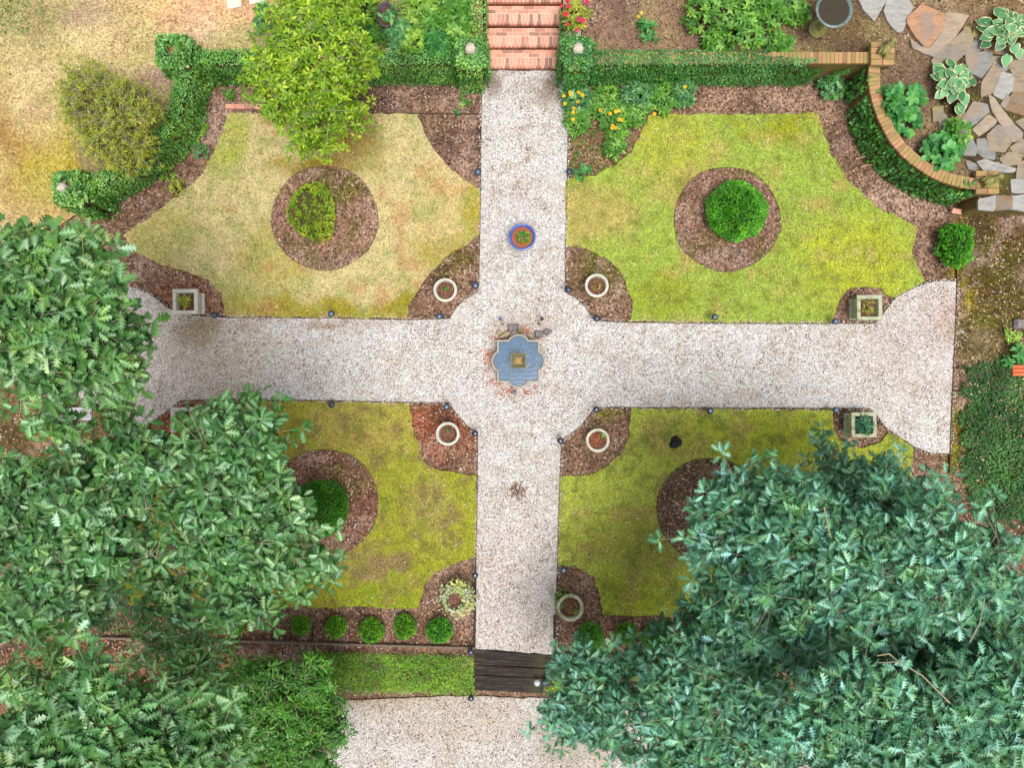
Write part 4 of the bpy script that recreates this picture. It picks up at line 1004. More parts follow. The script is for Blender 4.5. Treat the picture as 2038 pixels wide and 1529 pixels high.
patio_st = [
 ('g', [(1560, 460), (1710, 440), (1760, 530), (1680, 640), (1600, 600), (1560, 520)]), ('g', [(1718, 440), (1760, 420), (1780, 500), (1770, 520)]), ('b', [(1690, 345), (1770, 365), (1760, 400), (1710, 430)]),
 ('b', [(1790, 390), (1920, 390), (1930, 450), (1910, 470), (1785, 440)]), ('p', [(1785, 478), (1905, 480), (1895, 497), (1792, 535)]), ('g', [(1810, 542), (1915, 505), (1920, 560), (1860, 602)]),
 ('t', [(1932, 450), (2060, 440), (2060, 590), (1960, 632), (1925, 560)]), ('t', [(1775, 552), (1840, 610), (1800, 755), (1680, 810), (1690, 700)]), ('lg', [(1852, 620), (1948, 640), (1930, 760), (1860, 825), (1792, 788)]),
 ('t', [(1962, 652), (2060, 615), (2060, 775), (1952, 778)]), ('p', [(1742, 810), (1800, 842), (1940, 1040), (2022, 1112), (2010, 1170), (1940, 1188), (1790, 960)]), ('b', [(1900, 852), (1960, 792), (2060, 790), (2060, 970), (1892, 920)]),
 ('g', [(1853, 872), (1900, 802), (1903, 850), (1880, 900)]), ('g', [(1610, 870), (1720, 890), (1730, 950), (1600, 1060), (1505, 1040)]), ('b', [(1450, 1010), (1495, 965), (1545, 960), (1500, 1028)]),
 ('p', [(1615, 1090), (1728, 985), (1800, 1020), (1780, 1060), (1670, 1140)]), ('t', [(1735, 1150), (1820, 1070), (1860, 1090), (1920, 1200), (1870, 1275), (1760, 1262)]), ('t', [(1980, 1030), (2060, 1000), (2060, 1105)]),
 ('m', [(1635, 200), (1690, 150), (1762, 160), (1732, 228), (1640, 238)]), ('g', [(1535, 450), (1600, 385), (1650, 300), (1688, 322), (1678, 400), (1600, 448)]), ('m', [(1630, 245), (1700, 242), (1660, 290), (1610, 300)]),
 ('m', [(1530, 240), (1570, 235), (1600, 290), (1570, 300)]), ('m', [(1270, 920), (1350, 900), (1340, 1000), (1280, 1020)]), ('g', [(1325, 1000), (1370, 975), (1410, 1060), (1380, 1130), (1330, 1070)])]
patio4 = [('g', [(1550, 852), (1590, 850), (1650, 900), (1645, 962), (1590, 950), (1552, 920)]), ('t', [(1692, 962), (1740, 932), (1820, 942), (1790, 988), (1720, 1003)]), ('lg', [(1552, 985), (1600, 972), (1772, 1022), (1760, 1045), (1600, 1040)]),
 ('t', [(1797, 990), (1860, 978), (1860, 1085), (1788, 1080)]), ('lg', [(1756, 1097), (1860, 1090), (1860, 1170), (1762, 1165)]), ('t', [(1752, 895), (1850, 830), (1850, 925), (1772, 920)]),
 ('g', [(1482, 982), (1530, 1000), (1530, 1030), (1500, 1020)]), ('lg', [(1562, 1215), (1668, 1192), (1658, 1250), (1640, 1275), (1560, 1270)]), ('b', [(1672, 1192), (1752, 1202), (1748, 1265), (1665, 1272)]), ('lg', [(1757, 1197), (1860, 1187), (1860, 1280), (1752, 1267)]),
 ('g', [(1870, 1187), (1960, 1187), (1960, 1275), (1872, 1280)]), ('t', [(1868, 978), (1960, 960), (1970, 1080), (1868, 1085)])]
t = thing('flagstone_patio', (*P(1980, 240, TZ)[:2], TZ), 'flagstone patio of fitted grey and tan stones with mossy joints', 'patio', kind='structure')
groups_ = {}
for key, pts in [(k, [z2(*q) for q in p]) for k, p in patio_st] + [(k, [z4(*q) for q in p]) for k, p in patio4]:
    groups_.setdefault(key, []).append(pts)
nm = {'g': 'grey_stones', 'lg': 'pale_stones', 't': 'tan_stones', 'b': 'brown_stones', 'p': 'pinkish_stones', 'm': 'mossy_stones', 'o': 'orange_stones'}
for key, lst in groups_.items():
    bm = bmesh.new()
    for pts in lst: stone_bm(bm, pts, TZ + 0.012, 0.02 + random.uniform(0, 0.01))
    bmesh.ops.translate(bm, vec=-t.location, verts=bm.verts); bmobj(nm[key], bm, stonemat(key), t)
bed = XY([(1880, 130), (1960, 90), (2100, 60), (2100, 396), (1960, 396), (1950, 330), (1900, 300), (1870, 230)], TZ)
o = sheet('patio_joints', bed, TZ + 0.008, M['lawn'], lambda x, y: noisepatch(x, y, np.tile(lin3((62, 52, 38)), (len(x), 1)), (92, 92, 40), 20, 0.5, 6, 0.8, 0.1), step=0.2, edge=0.1, jit=0.03, skirt=0)
tag(o, 'mossy earth between the flagstones of the patio', 'patio joints', kind='structure')
# retaining edge of the patio beyond the frame
V, F = ribbon([P(1945, 402, 0.55)[:2], (26, P(0, 402, 0.55)[1])], 0.1, -0.05, TZ - 0.03)
tag(raw('patio_retaining_wall', V, F, M['brick_face']), 'low retaining wall under the patio capstones', 'wall', kind='structure')
# pink paver slabs at the top left
for pts, l in (([(448, -30), (478, -30), (480, 12), (452, 17)], 'pale pink paver with its corner in view at the top edge'), ([(497, -40), (527, -40), (526, 4), (496, 8)], 'pale pink paver beside the tree, barely in view at the top edge')):
    bm = bmesh.new(); prism(bm, wl(pts, TZ + 0.03)[::-1], TZ - 0.02, TZ + 0.03, 0.005)
    tag(bmobj('paver_slab', bm, M['pinkslab']), l, 'paver', 'pink paver slabs')
# brick edging under the bright tree
it = []
for k in range(9):
    a = P(458 + k * 19.5, 211 + 0.1 * k, 0.04); it.append((a[0], a[1], 0.02, 0.19, 0.095, 0.06, 0.0))
o = bricks('brick_edging', it, M['brick_pink']); tag(o, 'short row of salmon bricks edging the lawn below the bright tree', 'brick edging')
it = [(0, 0, 0.03, 0.205, 0.10, 0.06, 0.0)]
x, y, _ = P(1908, 417, 0.15)
o = bricks('loose_brick', it, M['terracotta'] if False else M['brick_pink'], bev=0.006); o.location = (x, y, 0.05); o.rotation_euler = (0.35, 0.1, -0.12)
tag(o, 'single orange brick lying loose below the patio wall', 'brick')

# ================================================================== TIMBER STEPS AND BANK
def quadbox(name, p_l, p_r, depth_px, z, h, mat, parent, loc):
    a = np.array(P(*p_l, z)[:2]); b = np.array(P(*p_r, z)[:2]); c = (a + b) / 2; L = np.linalg.norm(b - a); ang = math.atan2(b[1] - a[1], b[0] - a[0])
    s = (CAM - z) / CAM / 100 * depth_px
    nrm = np.array([math.sin(ang), -math.cos(ang)]) * s / 2
    bm = bmesh.new(); box(bm, (0, 0, 0), (L, s, h), 0, 0.012)
    for v in bm.verts: v.co.z += 0.006 * math.sin(v.co.x * 7 + z * 40); v.co.y += 0.006 * math.sin(v.co.x * 5 + z * 90)
    o = bmobj(name, bm, mat, parent, loc=(c[0] + nrm[0] - loc[0], c[1] + nrm[1] - loc[1], z - h / 2 - loc[2])); o.rotation_euler = (0, 0, ang); return o
loc = (P(1024, 1340, -.2)[0], P(1024, 1340, -.2)[1], LZ)
t = thing('timber_steps', loc, 'weathered dark timber steps leading down to the lower gravel court', 'steps')
quadbox('timber', (944, 1293), (1104, 1305), 16, 0.012, 0.2, M['tie'], t, loc)
quadbox('timber', (944, 1310), (1104, 1321), 12, -0.022, 0.2, M['tie'], t, loc)
quadbox('timber', (944, 1324), (1100, 1334), 19, -0.17, 0.2, M['tie'], t, loc)
quadbox('timber', (944, 1344), (1098, 1353), 16, -0.31, 0.2, M['tie'], t, loc)
quadbox('timber', (946, 1359), (1082, 1366), 16, -0.345, 0.2, M['tie'], t, loc)
for (pa, pb, l) in (((425, 1276), (946, 1291), 'weathered grey timber board retaining the bed of small round bushes'), ((1104, 1304), (1640, 1316), 'weathered timber board retaining the bed under the right oak'), ((60, 1268), (425, 1276), 'timber board lost under the left oaks')):
    a = P(*pa, .03); b = P(*pb, .03); L = math.dist(a, b); bm = bmesh.new(); box(bm, (0, 0, 0), (L, 0.045, 0.16), 0, 0.006)
    o = bmobj('timber_edging', bm, M['timber_edge'], loc=((a[0] + b[0]) / 2, (a[1] + b[1]) / 2, -0.03)); o.rotation_euler = (0, 0, math.atan2(b[1] - a[1], b[0] - a[0])); tag(o, l, 'timber edging', 'timber edging of the lower beds')
for (pa, pb, l) in (((946, 1150), (944, 1290), 'dark board along the left edge of the lower path'), ((1104, 1225), (1103, 1300), 'dark board along the right edge of the lower path')):
    V, F = strip([pa, pb], 0.05, -0.1, 0.03); tag(raw('timber_edging', V, F, M['timber']), l, 'timber edging', 'timber edging of the lower beds')

def cover(name, poly, dens, size, mat, label, zf, mask=None, T=TINY, hh=0.05, cat='ground cover'):
    x, y = scatter(poly, dens, mask); n = len(x)
    z = zf(x, y) + rng.uniform(0.005, 1, n) * hh * (0.4 + 1.2 * vn(x * 4, y * 4, 9))
    up = norm(np.column_stack([rng.normal(0, .45, (n, 2)), np.ones(n)]))
    V, F = instance(T, np.column_stack([x, y, z]), rnd_dirs(n, -.2, .5), up, rng.uniform(*size, n), rng.uniform(.8, 1.4, n))
    tint = np.clip(0.7 * vn(x * 2.5, y * 2.5, 8) + rng.uniform(-.25, .45, n), 0, 1)
    o = raw(name, V, F, M[mat], None, {'tint': np.repeat(tint, len(T[0]))}); return tag(o, label, cat, kind='stuff')
def uvmask(fn): return lambda x, y: fn(*pxof(x, y))
cover('ground_cover', XY([(600, 1286), (944, 1296), (944, 1392), (640, 1384)], -.25), 2600, (0.025, 0.045), 'cover', 'bright green low ground cover on the bank left of the timber steps', ground_h,
      uvmask(lambda u, v: vn(u / 16, v / 16, 3) + 0.5 * np.exp(-((u - 800) / 90) ** 2) + 0.3 > 0.36 + 0.2 * np.exp(-((v - 1292) / 8) ** 2)), hh=0.22)
cover('ground_cover', XY([(1096, 1310), (1420, 1330), (1420, 1440), (1080, 1400)], -.25), 1500, (0.025, 0.045), 'cover', 'green low ground cover on the bank right of the timber steps', ground_h, uvmask(lambda u, v: vn(u / 14, v / 14, 6) > 0.35), hh=0.08)
cover('ground_cover', XY([(1910, 730), (2080, 700), (2080, 1100), (2000, 1040), (1930, 1000), (1905, 900)]), 2400, (0.035, 0.06), 'cover_dark', 'dark green creeping ground cover along the right edge', ground_h,
      uvmask(lambda u, v: vn(u / 14, v / 14, 3) + np.clip((u - 1905) / 60, 0, 1) * .9 - np.clip((v - 980) / 60, 0, 1) * .6 > 0.62), T=OVAL, hh=0.1)
cover('ground_cover', XY([(90, 1130), (460, 1150), (470, 1262), (90, 1262)]), 900, (0.03, 0.06), 'cover_dark', 'dark ivy like ground cover glimpsed beneath the left oaks', ground_h, uvmask(lambda u, v: vn(u / 30, v / 30, 5) > 0.4), T=OVAL, hh=0.08)
cover('ground_cover', XY([(0, 1290), (640, 1290), (700, 1420), (0, 1600)], -.4), 260, (0.03, 0.06), 'cover', 'weeds in the leaf litter below the left oaks', ground_h, uvmask(lambda u, v: vn(u / 40, v / 40, 5) > 0.5), hh=0.06)
cover('ground_cover', XY([(1400, 1330), (2100, 1300), (2100, 1700), (1300, 1700)], -.4), 420, (0.04, 0.08), 'cover_dark', 'dark undergrowth below the right oaks', ground_h, uvmask(lambda u, v: vn(u / 40, v / 40, 5) > 0.3), hh=0.12)
cover('ground_cover', XY([(1128, 235), (1250, 240), (1240, 300), (1200, 345), (1130, 350)]), 700, (0.025, 0.05), 'plant', 'sprinkle of weedy seedlings below the yellow flowers', ground_h, uvmask(lambda u, v: (vn(u / 14, v / 14, 5) > 0.45)), hh=0.05, T=OVAL)
cover('ground_cover', XY([(-60, -60), (110, -60), (110, 60), (-60, 80)], TZ), 260, (0.03, 0.06), 'plant_blue', 'sparse weeds at the upper left corner of the terrace', terr_h, T=OVAL, hh=0.1, mask=uvmask(lambda u, v: vn(u / 16, v / 16, 5) > 0.4))
cover('ground_cover', XY([(690, -60), (962, -60), (962, 96), (720, 98)], TZ), 900, (0.04, 0.08), 'plant', 'tangle of leafy perennials on the terrace beside the steps', terr_h, T=OVAL, hh=0.2, mask=uvmask(lambda u, v: (vn(u / 22, v / 22, 5) > 0.25)))
cover('dry_leaf_litter', XY([(0, 1280), (520, 1285), (660, 1390), (560, 1700), (-100, 1700)], -.4), 240, (0.04, 0.075), 'litter_brown', 'orange brown leaf litter below the left oaks', ground_h, hh=0.01, T=CHIP, cat='leaf litter')

# ================================================================== SHRUBS AND PLANTS
def dome(name, px, py, r, h, z0, n, size, mat, label, cat='shrub', group=None, rxy=(1, 1), rot=0, lump=0.15, core='core', T=TINY, hollow=None, rough_=0.03, loff=0.0):
    x, y, _ = P(px, py, z0 + h * 0.55); s = (CAM - z0 - h * 0.55) / CAM / 100; R = r * s
    t = thing(name, (x, y, z0), label, cat, group, rot)
    d = rnd_dirs(n, -0.25, 1.0)
    lum = 1 + lump * (2 * vn(d[:, 0] * 3 + 20 + d[:, 2] * 2, d[:, 1] * 3 + d[:, 2] * 2, int(px)) - 1) + 0.5 * lump * (2 * vn(d[:, 0] * 9 + 40, d[:, 1] * 9 + 3 * d[:, 2], int(py)) - 1)
    rad = lum * (1 - np.abs(rng.normal(0, rough_, n))) + loff
    ax = np.array([R * rxy[0], R * rxy[1], h * 0.62])
    pos = d * rad[:, None] * ax + np.array([0, 0, h * 0.38])
    keep = pos[:, 2] > 0.01
    if hollow is not None: keep &= hollow(pos, d, R)
    pos, d = pos[keep], d[keep]; m = len(pos)
    dd = norm(d + rng.normal(0, .55, (m, 3))); up = norm(d * 1.0 + rng.normal(0, .5, (m, 3)) + np.array([0, 0, .5]))
    V, F = instance(T, pos, dd, up, rng.uniform(*size, m), rng.uniform(.8, 1.2, m))
    tint = np.clip(0.6 * vn(d[:, 0] * 6 + 9, d[:, 1] * 6, 3) + rng.uniform(-.2, .5, m), 0, 1)
    raw('foliage', V, F, M[mat], t, {'tint': np.repeat(tint, len(T[0]))})
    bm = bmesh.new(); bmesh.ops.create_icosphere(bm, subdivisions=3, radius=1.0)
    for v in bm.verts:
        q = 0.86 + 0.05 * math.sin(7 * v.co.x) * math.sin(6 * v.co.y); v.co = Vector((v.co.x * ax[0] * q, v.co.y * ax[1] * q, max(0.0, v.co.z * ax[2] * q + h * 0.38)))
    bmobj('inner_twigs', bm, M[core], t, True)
    return t
def lime_hollow(pos, d, R):
    a = pos[:, 0] / R; b = pos[:, 1] / R
    return ~((np.hypot((a + 0.05) * 1.5, b - 0.15) < 0.5) & (vn(pos[:, 0] * 14, pos[:, 1] * 14, 4) < 0.55)) & (vn(pos[:, 0] * 9, pos[:, 1] * 9, 6) > 0.16)
dome('clipped_shrub', 1468, 418, 59, 0.58, 0.05, 9500, (0.025, 0.042), 'box_green', 'large bright green dome shaped clipped shrub in the upper right lawn', group='clipped domes in the round beds', rxy=(1, .98), lump=.06)
dome('clipped_shrub', 634, 1012, 54, 0.58, 0.05, 8000, (0.025, 0.042), 'box_dark', 'large dark green ball shaped clipped shrub in the lower left lawn', group='clipped domes in the round beds', rxy=(1, 1.03), lump=.07)
dome('ragged_shrub', 619, 416, 50, 0.4, 0.05, 4200, (0.03, 0.05), 'box_lime', 'ragged lime green shrub with bare twigs at its centre', rxy=(0.86, 1.08), rot=0.35, core='core_brown', hollow=lime_hollow, lump=0.16)
dome('ragged_shrub', 640, 462, 18, 0.16, 0.05, 500, (0.03, 0.05), 'olive', 'small olive sprig at the foot of the ragged lime shrub', rxy=(1.1, .9), core='core_brown', lump=0.3)
rows = [(598, 1247, 18, 'leftmost small green bush in the row above the bank'), (668, 1250, 19, 'second small green bush in the row left of the lower path'), (739, 1257, 24, 'middle small bush with a flat upper edge in the row left of the lower path'),
        (805, 1249, 21, 'fourth small green bush in the row left of the lower path'), (874, 1257, 25, 'roundest and brightest small bush nearest the trailing planter left of the path'),
        (1174, 1270, 26, 'small round bush nearest the path on the right side'), (1247, 1263, 20, 'small lime green bush between two darker ones right of the path'), (1305, 1272, 24, 'small dark green bush half under the right oak'),
        (1458, 1268, 20, 'small green bush glimpsed through the right oak'), (466, 1248, 16, 'small bush peeping out under the left oak branch'), (1380, 1270, 20, 'small bush deep under the right oak')]
for i, (a, b, r, l) in enumerate(rows):
    dome('round_bush', a, b, r, 0.30, -0.02, 1500, (0.025, 0.04), 'box_small' if i not in (4, 5, 7) else 'box_green', l, 'bush', 'row of small round bushes', rxy=(1, 0.95 + 0.1 * (i % 2)), lump=0.12)
dome('evergreen_shrub', 1904, 488, 34, 0.5, -0.02, 3200, (0.03, 0.05), 'box_green', 'loose bright green shrub at the corner right of the lime lawn', rxy=(0.95, 1.2), lump=0.25, rough_=0.12)

def clump(name, label, px, py, r, h, z0, nst, size, mat, T=OVAL, k=5, cat='plant', group=None, wid=1.0, elev=(0.0, 0.5), rxy=(1, 1), stems=True, flowers=None, kids=None, layers=1.0):
    x, y, _ = P(px, py, z0 + h * 0.6); s = (CAM - z0 - h * .6) / CAM / 100; R = r * s
    t = thing(name, (x, y, z0), label, cat, group)
    rho = np.sqrt(rng.uniform(0, 1, nst)) * (1 - 0.0); a = rng.uniform(0, 2 * PI, nst)
    tips = np.column_stack([rho * R * np.cos(a) * rxy[0], rho * R * np.sin(a) * rxy[1], h * (1 - 0.55 * rho ** 2) * rng.uniform(1 - 0.45 * layers, 1.05, nst)])
    pos = np.repeat(tips, k, 0); n = len(pos); aa = np.tile(np.arange(k) * 2 * PI / k, nst) + np.repeat(rng.uniform(0, 6, nst), k) + rng.normal(0, .25, n)
    e = rng.uniform(*elev, n); d = np.column_stack([np.cos(aa) * np.cos(e), np.sin(aa) * np.cos(e), np.sin(e)])
    up = np.column_stack([-np.cos(aa) * np.sin(e), -np.sin(aa) * np.sin(e), np.cos(e)]) + rng.normal(0, .15, (n, 3))
    V, F = instance(T, pos, d, norm(up), rng.uniform(*size, n), wid * rng.uniform(.85, 1.15, n))
    tint = np.clip(np.repeat(rng.uniform(0, .6, nst), k) + rng.uniform(-.1, .45, n) + 0.2 * (pos[:, 2] / h - .6), 0, 1)
    raw('leaves', V, F, M[mat], t, {'tint': np.repeat(tint, len(T[0]))})
    if stems:
        V, F = tubes([((tp[0] * .25, tp[1] * .25, 0), tp, 0.006, 0.003) for tp in tips[:60]], 4); raw('stems', V, F, M['core'], t)
    if flowers:
        for (fx, fy, fr_, fmat) in flowers:
            w_ = P(fx, fy, z0 + h); c = np.array([w_[0] - x, w_[1] - y, h + 0.03]); q = 8
            aa = np.arange(q) * 2 * PI / q; V, F = instance(OVAL, np.tile(c, (q, 1)), np.column_stack([np.cos(aa), np.sin(aa), np.full(q, .15)]), np.tile([0, 0, 1.0], (q, 1)), np.full(q, fr_), 1.3)
            fo = raw('flower', V, F, M[fmat], t, {'tint': np.repeat(rng.uniform(0, 1, q), len(OVAL[0]))})
            bm = bmesh.new(); lathe(bm, [(0.007, 0), (0.005, 0.006), (0.0, 0.008)], 8, (c[0], c[1], c[2] + .004)); bmobj('flower_eye', bm, M['soil'], fo)
    return t
# yellow flowers right of the steps
FL = [(675, 640), (735, 640), (632, 665), (680, 658), (760, 660), (727, 705), (640, 720), (700, 750), (697, 780), (695, 828), (885, 765), (952, 788), (990, 775), (1012, 768), (1015, 830), (1030, 832), (970, 870), (988, 885), (965, 888), (1308, 545), (1468, 603), (1258, 790)]
FL = [(940 + a / 3.475, b / 3.475) for a, b in FL]
fc = [(1150, 198, 32, 'yellow flowered plant against the ivy at the top of the path'), (1205, 205, 36, 'leafy yellow flower plant without open blooms left of the big cluster'), (1228, 238, 34, 'yellow flowered plant with the densest cluster of blooms'), (1270, 190, 34, 'leafy plant below the ivy curtain between flower clumps'),
      (1150, 240, 24, 'yellow flowered plant low beside the gravel path edge'), (1320, 190, 34, 'leafy plant with single yellow blooms under the ivy wall'), (1360, 182, 26, 'last yellow flowered plant in the row toward the patio'), (1225, 290, 20, 'small leafy seedling clump at the corner of the lime lawn'), (1265, 225, 24, 'small leafy clump touching the lime lawn top corner')]
for i, (a, b, r, l) in enumerate(fc):
    fl = [(fx, fy, 0.042, 'yellow_petal') for fx, fy in FL if min(range(len(fc)), key=lambda j: (fc[j][0] - fx) ** 2 + (fc[j][1] - fy) ** 2) == i]
    clump('flowering_plant', l, a, b, r, 0.3, -0.02, int(r * 2.6), (0.07, 0.12), 'plant' if i % 3 else 'plant_blue', k=5, group='yellow flower plants right of the path', flowers=fl, cat='flower plant', wid=.85)
# patio side plants
clump('hydrangea', 'broad leaved green plant inside the curved wall nearest the hosta', 1797, 196, 44, 0.4, TZ, 34, (0.12, 0.17), 'plant_deep', k=5, T=ROUND, group='broad leaved plants by the patio', wid=.8, rxy=(1, .9))
clump('hydrangea', 'smaller sprig of broad leaves below the plant inside the curved wall', 1806, 240, 26, 0.3, TZ, 14, (0.1, 0.15), 'plant_deep', k=5, T=ROUND, group='broad leaved plants by the patio', wid=.8)
clump('hydrangea', 'broad leaved green plant above the lower end of the curved wall', 1880, 300, 42, 0.35, TZ, 34, (0.1, 0.16), 'plant_deep', k=5, T=ROUND, group='broad leaved plants by the patio', wid=.85, rxy=(1, .85))
clump('hydrangea', 'sprig of green leaves overhanging the grey patio stones', 1908, 262, 24, 0.35, TZ, 14, (0.09, 0.13), 'plant', k=5, T=ROUND, group='broad leaved plants by the patio', wid=.7)
for a, b, r, l in ((1415, 22, 52, 'largest leafy bush in the bed above the ivy wall'), (1478, 58, 44, 'leafy bush nearest the brick cap in the bed above the wall'), (1535, 20, 36, 'leafy bush between the big bush and the birdbath'), (1552, 86, 26, 'low leafy plant at the edge of the brick cap'), (1588, 24, 24, 'single rosette plant beside the birdbath'), (1425, 80, 26, 'small leafy plant at the wall edge below the largest bush'), (1505, 4, 40, 'leafy bush cut by the top edge of the view')):
    clump('leafy_bush', l, a, b, r, 0.45 if r > 30 else 0.22, TZ, int(r * 1.5), (0.08, 0.13), 'plant', k=6, group='leafy bushes in the bed above the wall', wid=1.0)
clump('seedling_plant', 'small green plant alone in the mulch right of the steps', 1290, 60, 24, 0.2, TZ, 16, (0.07, 0.11), 'plant_deep', k=4, flowers=[(1270, 34, .035, 'yellow_petal'), (1276, 27, .035, 'yellow_petal')])
clump('seedling_plant', 'blue green bushy plant at the foot of the wall near the corner pier', 1657, 168, 27, 0.3, -.02, 70, (0.05, 0.07), 'plant_blue', k=6, T=ROUND)
clump('seedling_plant', 'small bright green plant in the litter at the right edge', 2021, 706, 22, 0.25, -.02, 12, (0.1, 0.15), 'plant_deep', k=5)
clump('seedling_plant', 'pale green sprout in the litter at the right edge', 2018, 665, 16, 0.2, -.02, 8, (0.06, 0.1), 'plant_lime', k=5)
clump('seedling_plant', 'green clump beside the spotlight where flowers meet the lawn', 1160, 341, 18, 0.15, -.02, 34, (0.035, 0.06), 'plant_deep', k=6)
clump('seedling_plant', 'thin seedlings beside the left path edge under the ivy wall', 925, 198, 12, 0.12, -.02, 6, (0.06, 0.09), 'plant', k=4)
clump('seedling_plant', 'single leafy sprout on the thin edging left of the path', 910, 226, 8, 0.1, -.02, 3, (0.06, 0.1), 'plant_deep', k=3)
clump('seedling_plant', 'blue green low plant on the bare terrace left of the bright tree', 529, 36, 28, 0.22, TZ, 20, (0.1, 0.15), 'plant_blue', k=5)
for a, b, r, mt_, l in ((455, 186, 12, 'plant', 'tiny green plant in the mulch beside the ivy corner'), (395, 262, 24, 'plant_lime', 'weedy stems where the curved ivy meets the pale lawn'), (400, 300, 16, 'plant_blue', 'short weeds below the weedy stems by the pale lawn'), (333, 344, 16, 'plant_lime', 'lime weed sprout at the foot of the curved ivy wall'), (352, 372, 18, 'olive', 'olive tinted weeds on the mulch at the lawn tip'), (152, 470, 22, 'cover', 'bright mossy weed beside the left oak top'), (390, 236, 14, 'pale_leaf', 'thin pale sapling in front of the curved ivy')):
    clump('weed', l, a, b, r, 0.18, -.02, int(r), (0.05, 0.085), mt_, k=4, group='weeds along the curved ivy wall')
for a, b, r, mt_, l, T_, s_ in ((820, 78, 26, 'plant_lime', 'lime leaved plant just above the ivy wall, mid bed', ROUND, (.06, .09)), (790, 62, 20, 'plant_blue', 'silvery star leaved plant below the dark urn', OAKB, (.12, .16)), (862, 42, 40, 'plant', 'grassy tangle in the middle of the bed left of the steps', LANCE, (.14, .24)), (912, 62, 34, 'plant', 'broad green leaves near the stone ball left of the steps', OVAL, (.11, .16)),
        (735, 76, 26, 'evergreen', 'dark green clump between the bright tree and the ivy wall', OVAL, (.07, .11)), (905, 18, 30, 'plant', 'leafy clump by the top edge near the steps', OVAL, (.1, .15)), (840, 12, 36, 'plant_lime', 'pale green clump by the top edge right of the dark urn', OVAL, (.09, .14)), (735, 18, 30, 'plant_lime', 'pale green clump by the top edge left of the dark urn', OVAL, (.06, .1)), (870, 82, 22, 'plant_deep', 'arching green leaves touching the ivy wall', LANCE, (.16, .24))):
    clump('perennial', l, a, b, r, 0.35, TZ, int(r * 1.4), s_, mt_, T=T_, k=6, group='perennials in the bed left of the steps')

# variegated hostas
def hostamat():
    m, nt, b = newmat('hosta_leaf', 0.4, 0.35)
    rim = N(nt, 'ShaderNodeAttribute', attribute_name='rim').outputs['Fac']; tn = N(nt, 'ShaderNodeAttribute', attribute_name='tint').outputs['Fac']
    c = mix(nt, ramp(nt, tn, [(0, lin(46, 104, 62)), (1, lin(104, 160, 104))]), lin(232, 226, 168), ramp(nt, rim, [(0.55, g(0)), (0.72, g(1))]))
    nt.links.new(c, b.inputs['Base Color']); return m
M['hosta'] = hostamat()
def hosta_leaf():
    V = []; F = []; rim = []
    ts = np.linspace(0, 1, 9); w_ = 0.36 * np.sin(PI * np.clip(ts, 0, 1) ** 0.75) ** 0.8
    for i, t_ in enumerate(ts):
        for f, rv in ((-1, 1), (-.78, 0.25), (0, 0), (.78, .25), (1, 1)):
            yy = t_ if 0 < t_ < 1 else t_
            V.append((f * w_[i], yy + (0.03 if abs(f) == 1 and t_ < .4 else 0), 0.16 * abs(f) * w_[i] - 0.3 * t_ ** 2 + 0.08 * t_)); rim.append(1.0 if t_ < .02 or t_ > .93 else rv)
    for i in range(8):
        for j in range(4): a = i * 5 + j; F.append((a, a + 1, a + 6, a + 5))
    return (np.array(V), np.array(F)), np.array(rim)
HL, HR = hosta_leaf()
def hosta(px, py, r, label, n=46):
    x, y, _ = P(px, py, TZ + .25); R = r * (CAM - TZ) / CAM / 100; t = thing('hosta', (x, y, TZ), label, 'hosta', 'cream edged hostas by the patio')
    tier = rng.uniform(0, 1, n) ** 1.1; a = np.arange(n) * 2.399 + rng.normal(0, .2, n)
    r0 = R * (-0.06 + 0.68 * tier); pos = np.column_stack([r0 * np.cos(a), r0 * np.sin(a), 0.34 - 0.2 * tier])
    e = 0.25 - 0.4 * tier; d = np.column_stack([np.cos(a) * np.cos(e), np.sin(a) * np.cos(e), np.sin(e)]); up = np.column_stack([-np.cos(a) * np.sin(e), -np.sin(a) * np.sin(e), np.cos(e)]) + rng.normal(0, .14, (n, 3))
    V, F = instance(HL, pos, d, norm(up), rng.uniform(.18, .24, n) * (.75 + .35 * tier), 1.35)
    raw('leaves', V, F, M['hosta'], t, {'rim': np.tile(HR, n), 'tint': np.repeat(rng.uniform(0, 1, n), len(HR))})
    V, F = tubes([((0, 0, 0), p, .006, .004) for p in pos], 4); raw('stems', V, F, M['plant_lime'] if False else M['core'], t)
hosta(1899, 166, 62, 'variegated hosta with cream edged leaves between the bed and the patio')
hosta(2008, 62, 66, 'variegated hosta at the top right corner above the patio', 56)

# ================================================================== POTS, FOUNTAIN, LIGHTS
def round_planter(px, py, label, r=0.232, mat='concrete_white', z0=-0.02, h=0.34, inner='soil'):
    x, y, _ = P(px, py, z0 + h); t = thing('round_planter', (x, y, z0), label, 'planter', 'round cast stone planters')
    bm = bmesh.new(); k = r / 0.232
    lathe(bm, [(0.13 * k, 0), (0.15 * k, 0.02), (0.13 * k, 0.05), (0.19 * k, 0.2), (0.215 * k, h - 0.05), (r, h - 0.04), (r, h - .008), (r - .008, h), (0.186 * k, h), (0.178 * k, h - .008), (0.172 * k, h - .1), (0.16 * k, h - .12)], 40, wob=0.006); bmobj('bowl', bm, M[mat], t, False)
    bm = bmesh.new(); lathe(bm, [(0.166 * k, h - 0.10), (0.1 * k, h - .085), (0.0, h - .08)], 28); bmobj('soil', bm, M[inner], t)
    x_ = rng.uniform(-.15, .15, 260) * k; y_ = rng.uniform(-.15, .15, 260) * k; m = np.hypot(x_, y_) < .155 * k
    flat_scatter('mulch', x_[m], y_[m], h - 0.088, chipcols(m.sum(), [(120, 80, 64), (84, 58, 48), (170, 130, 110), (150, 96, 70)]), rng.uniform(.02, .04, m.sum()), .5, M['chip'], tilt=.4, parent=t)
    return x, y, z0 + h - .08
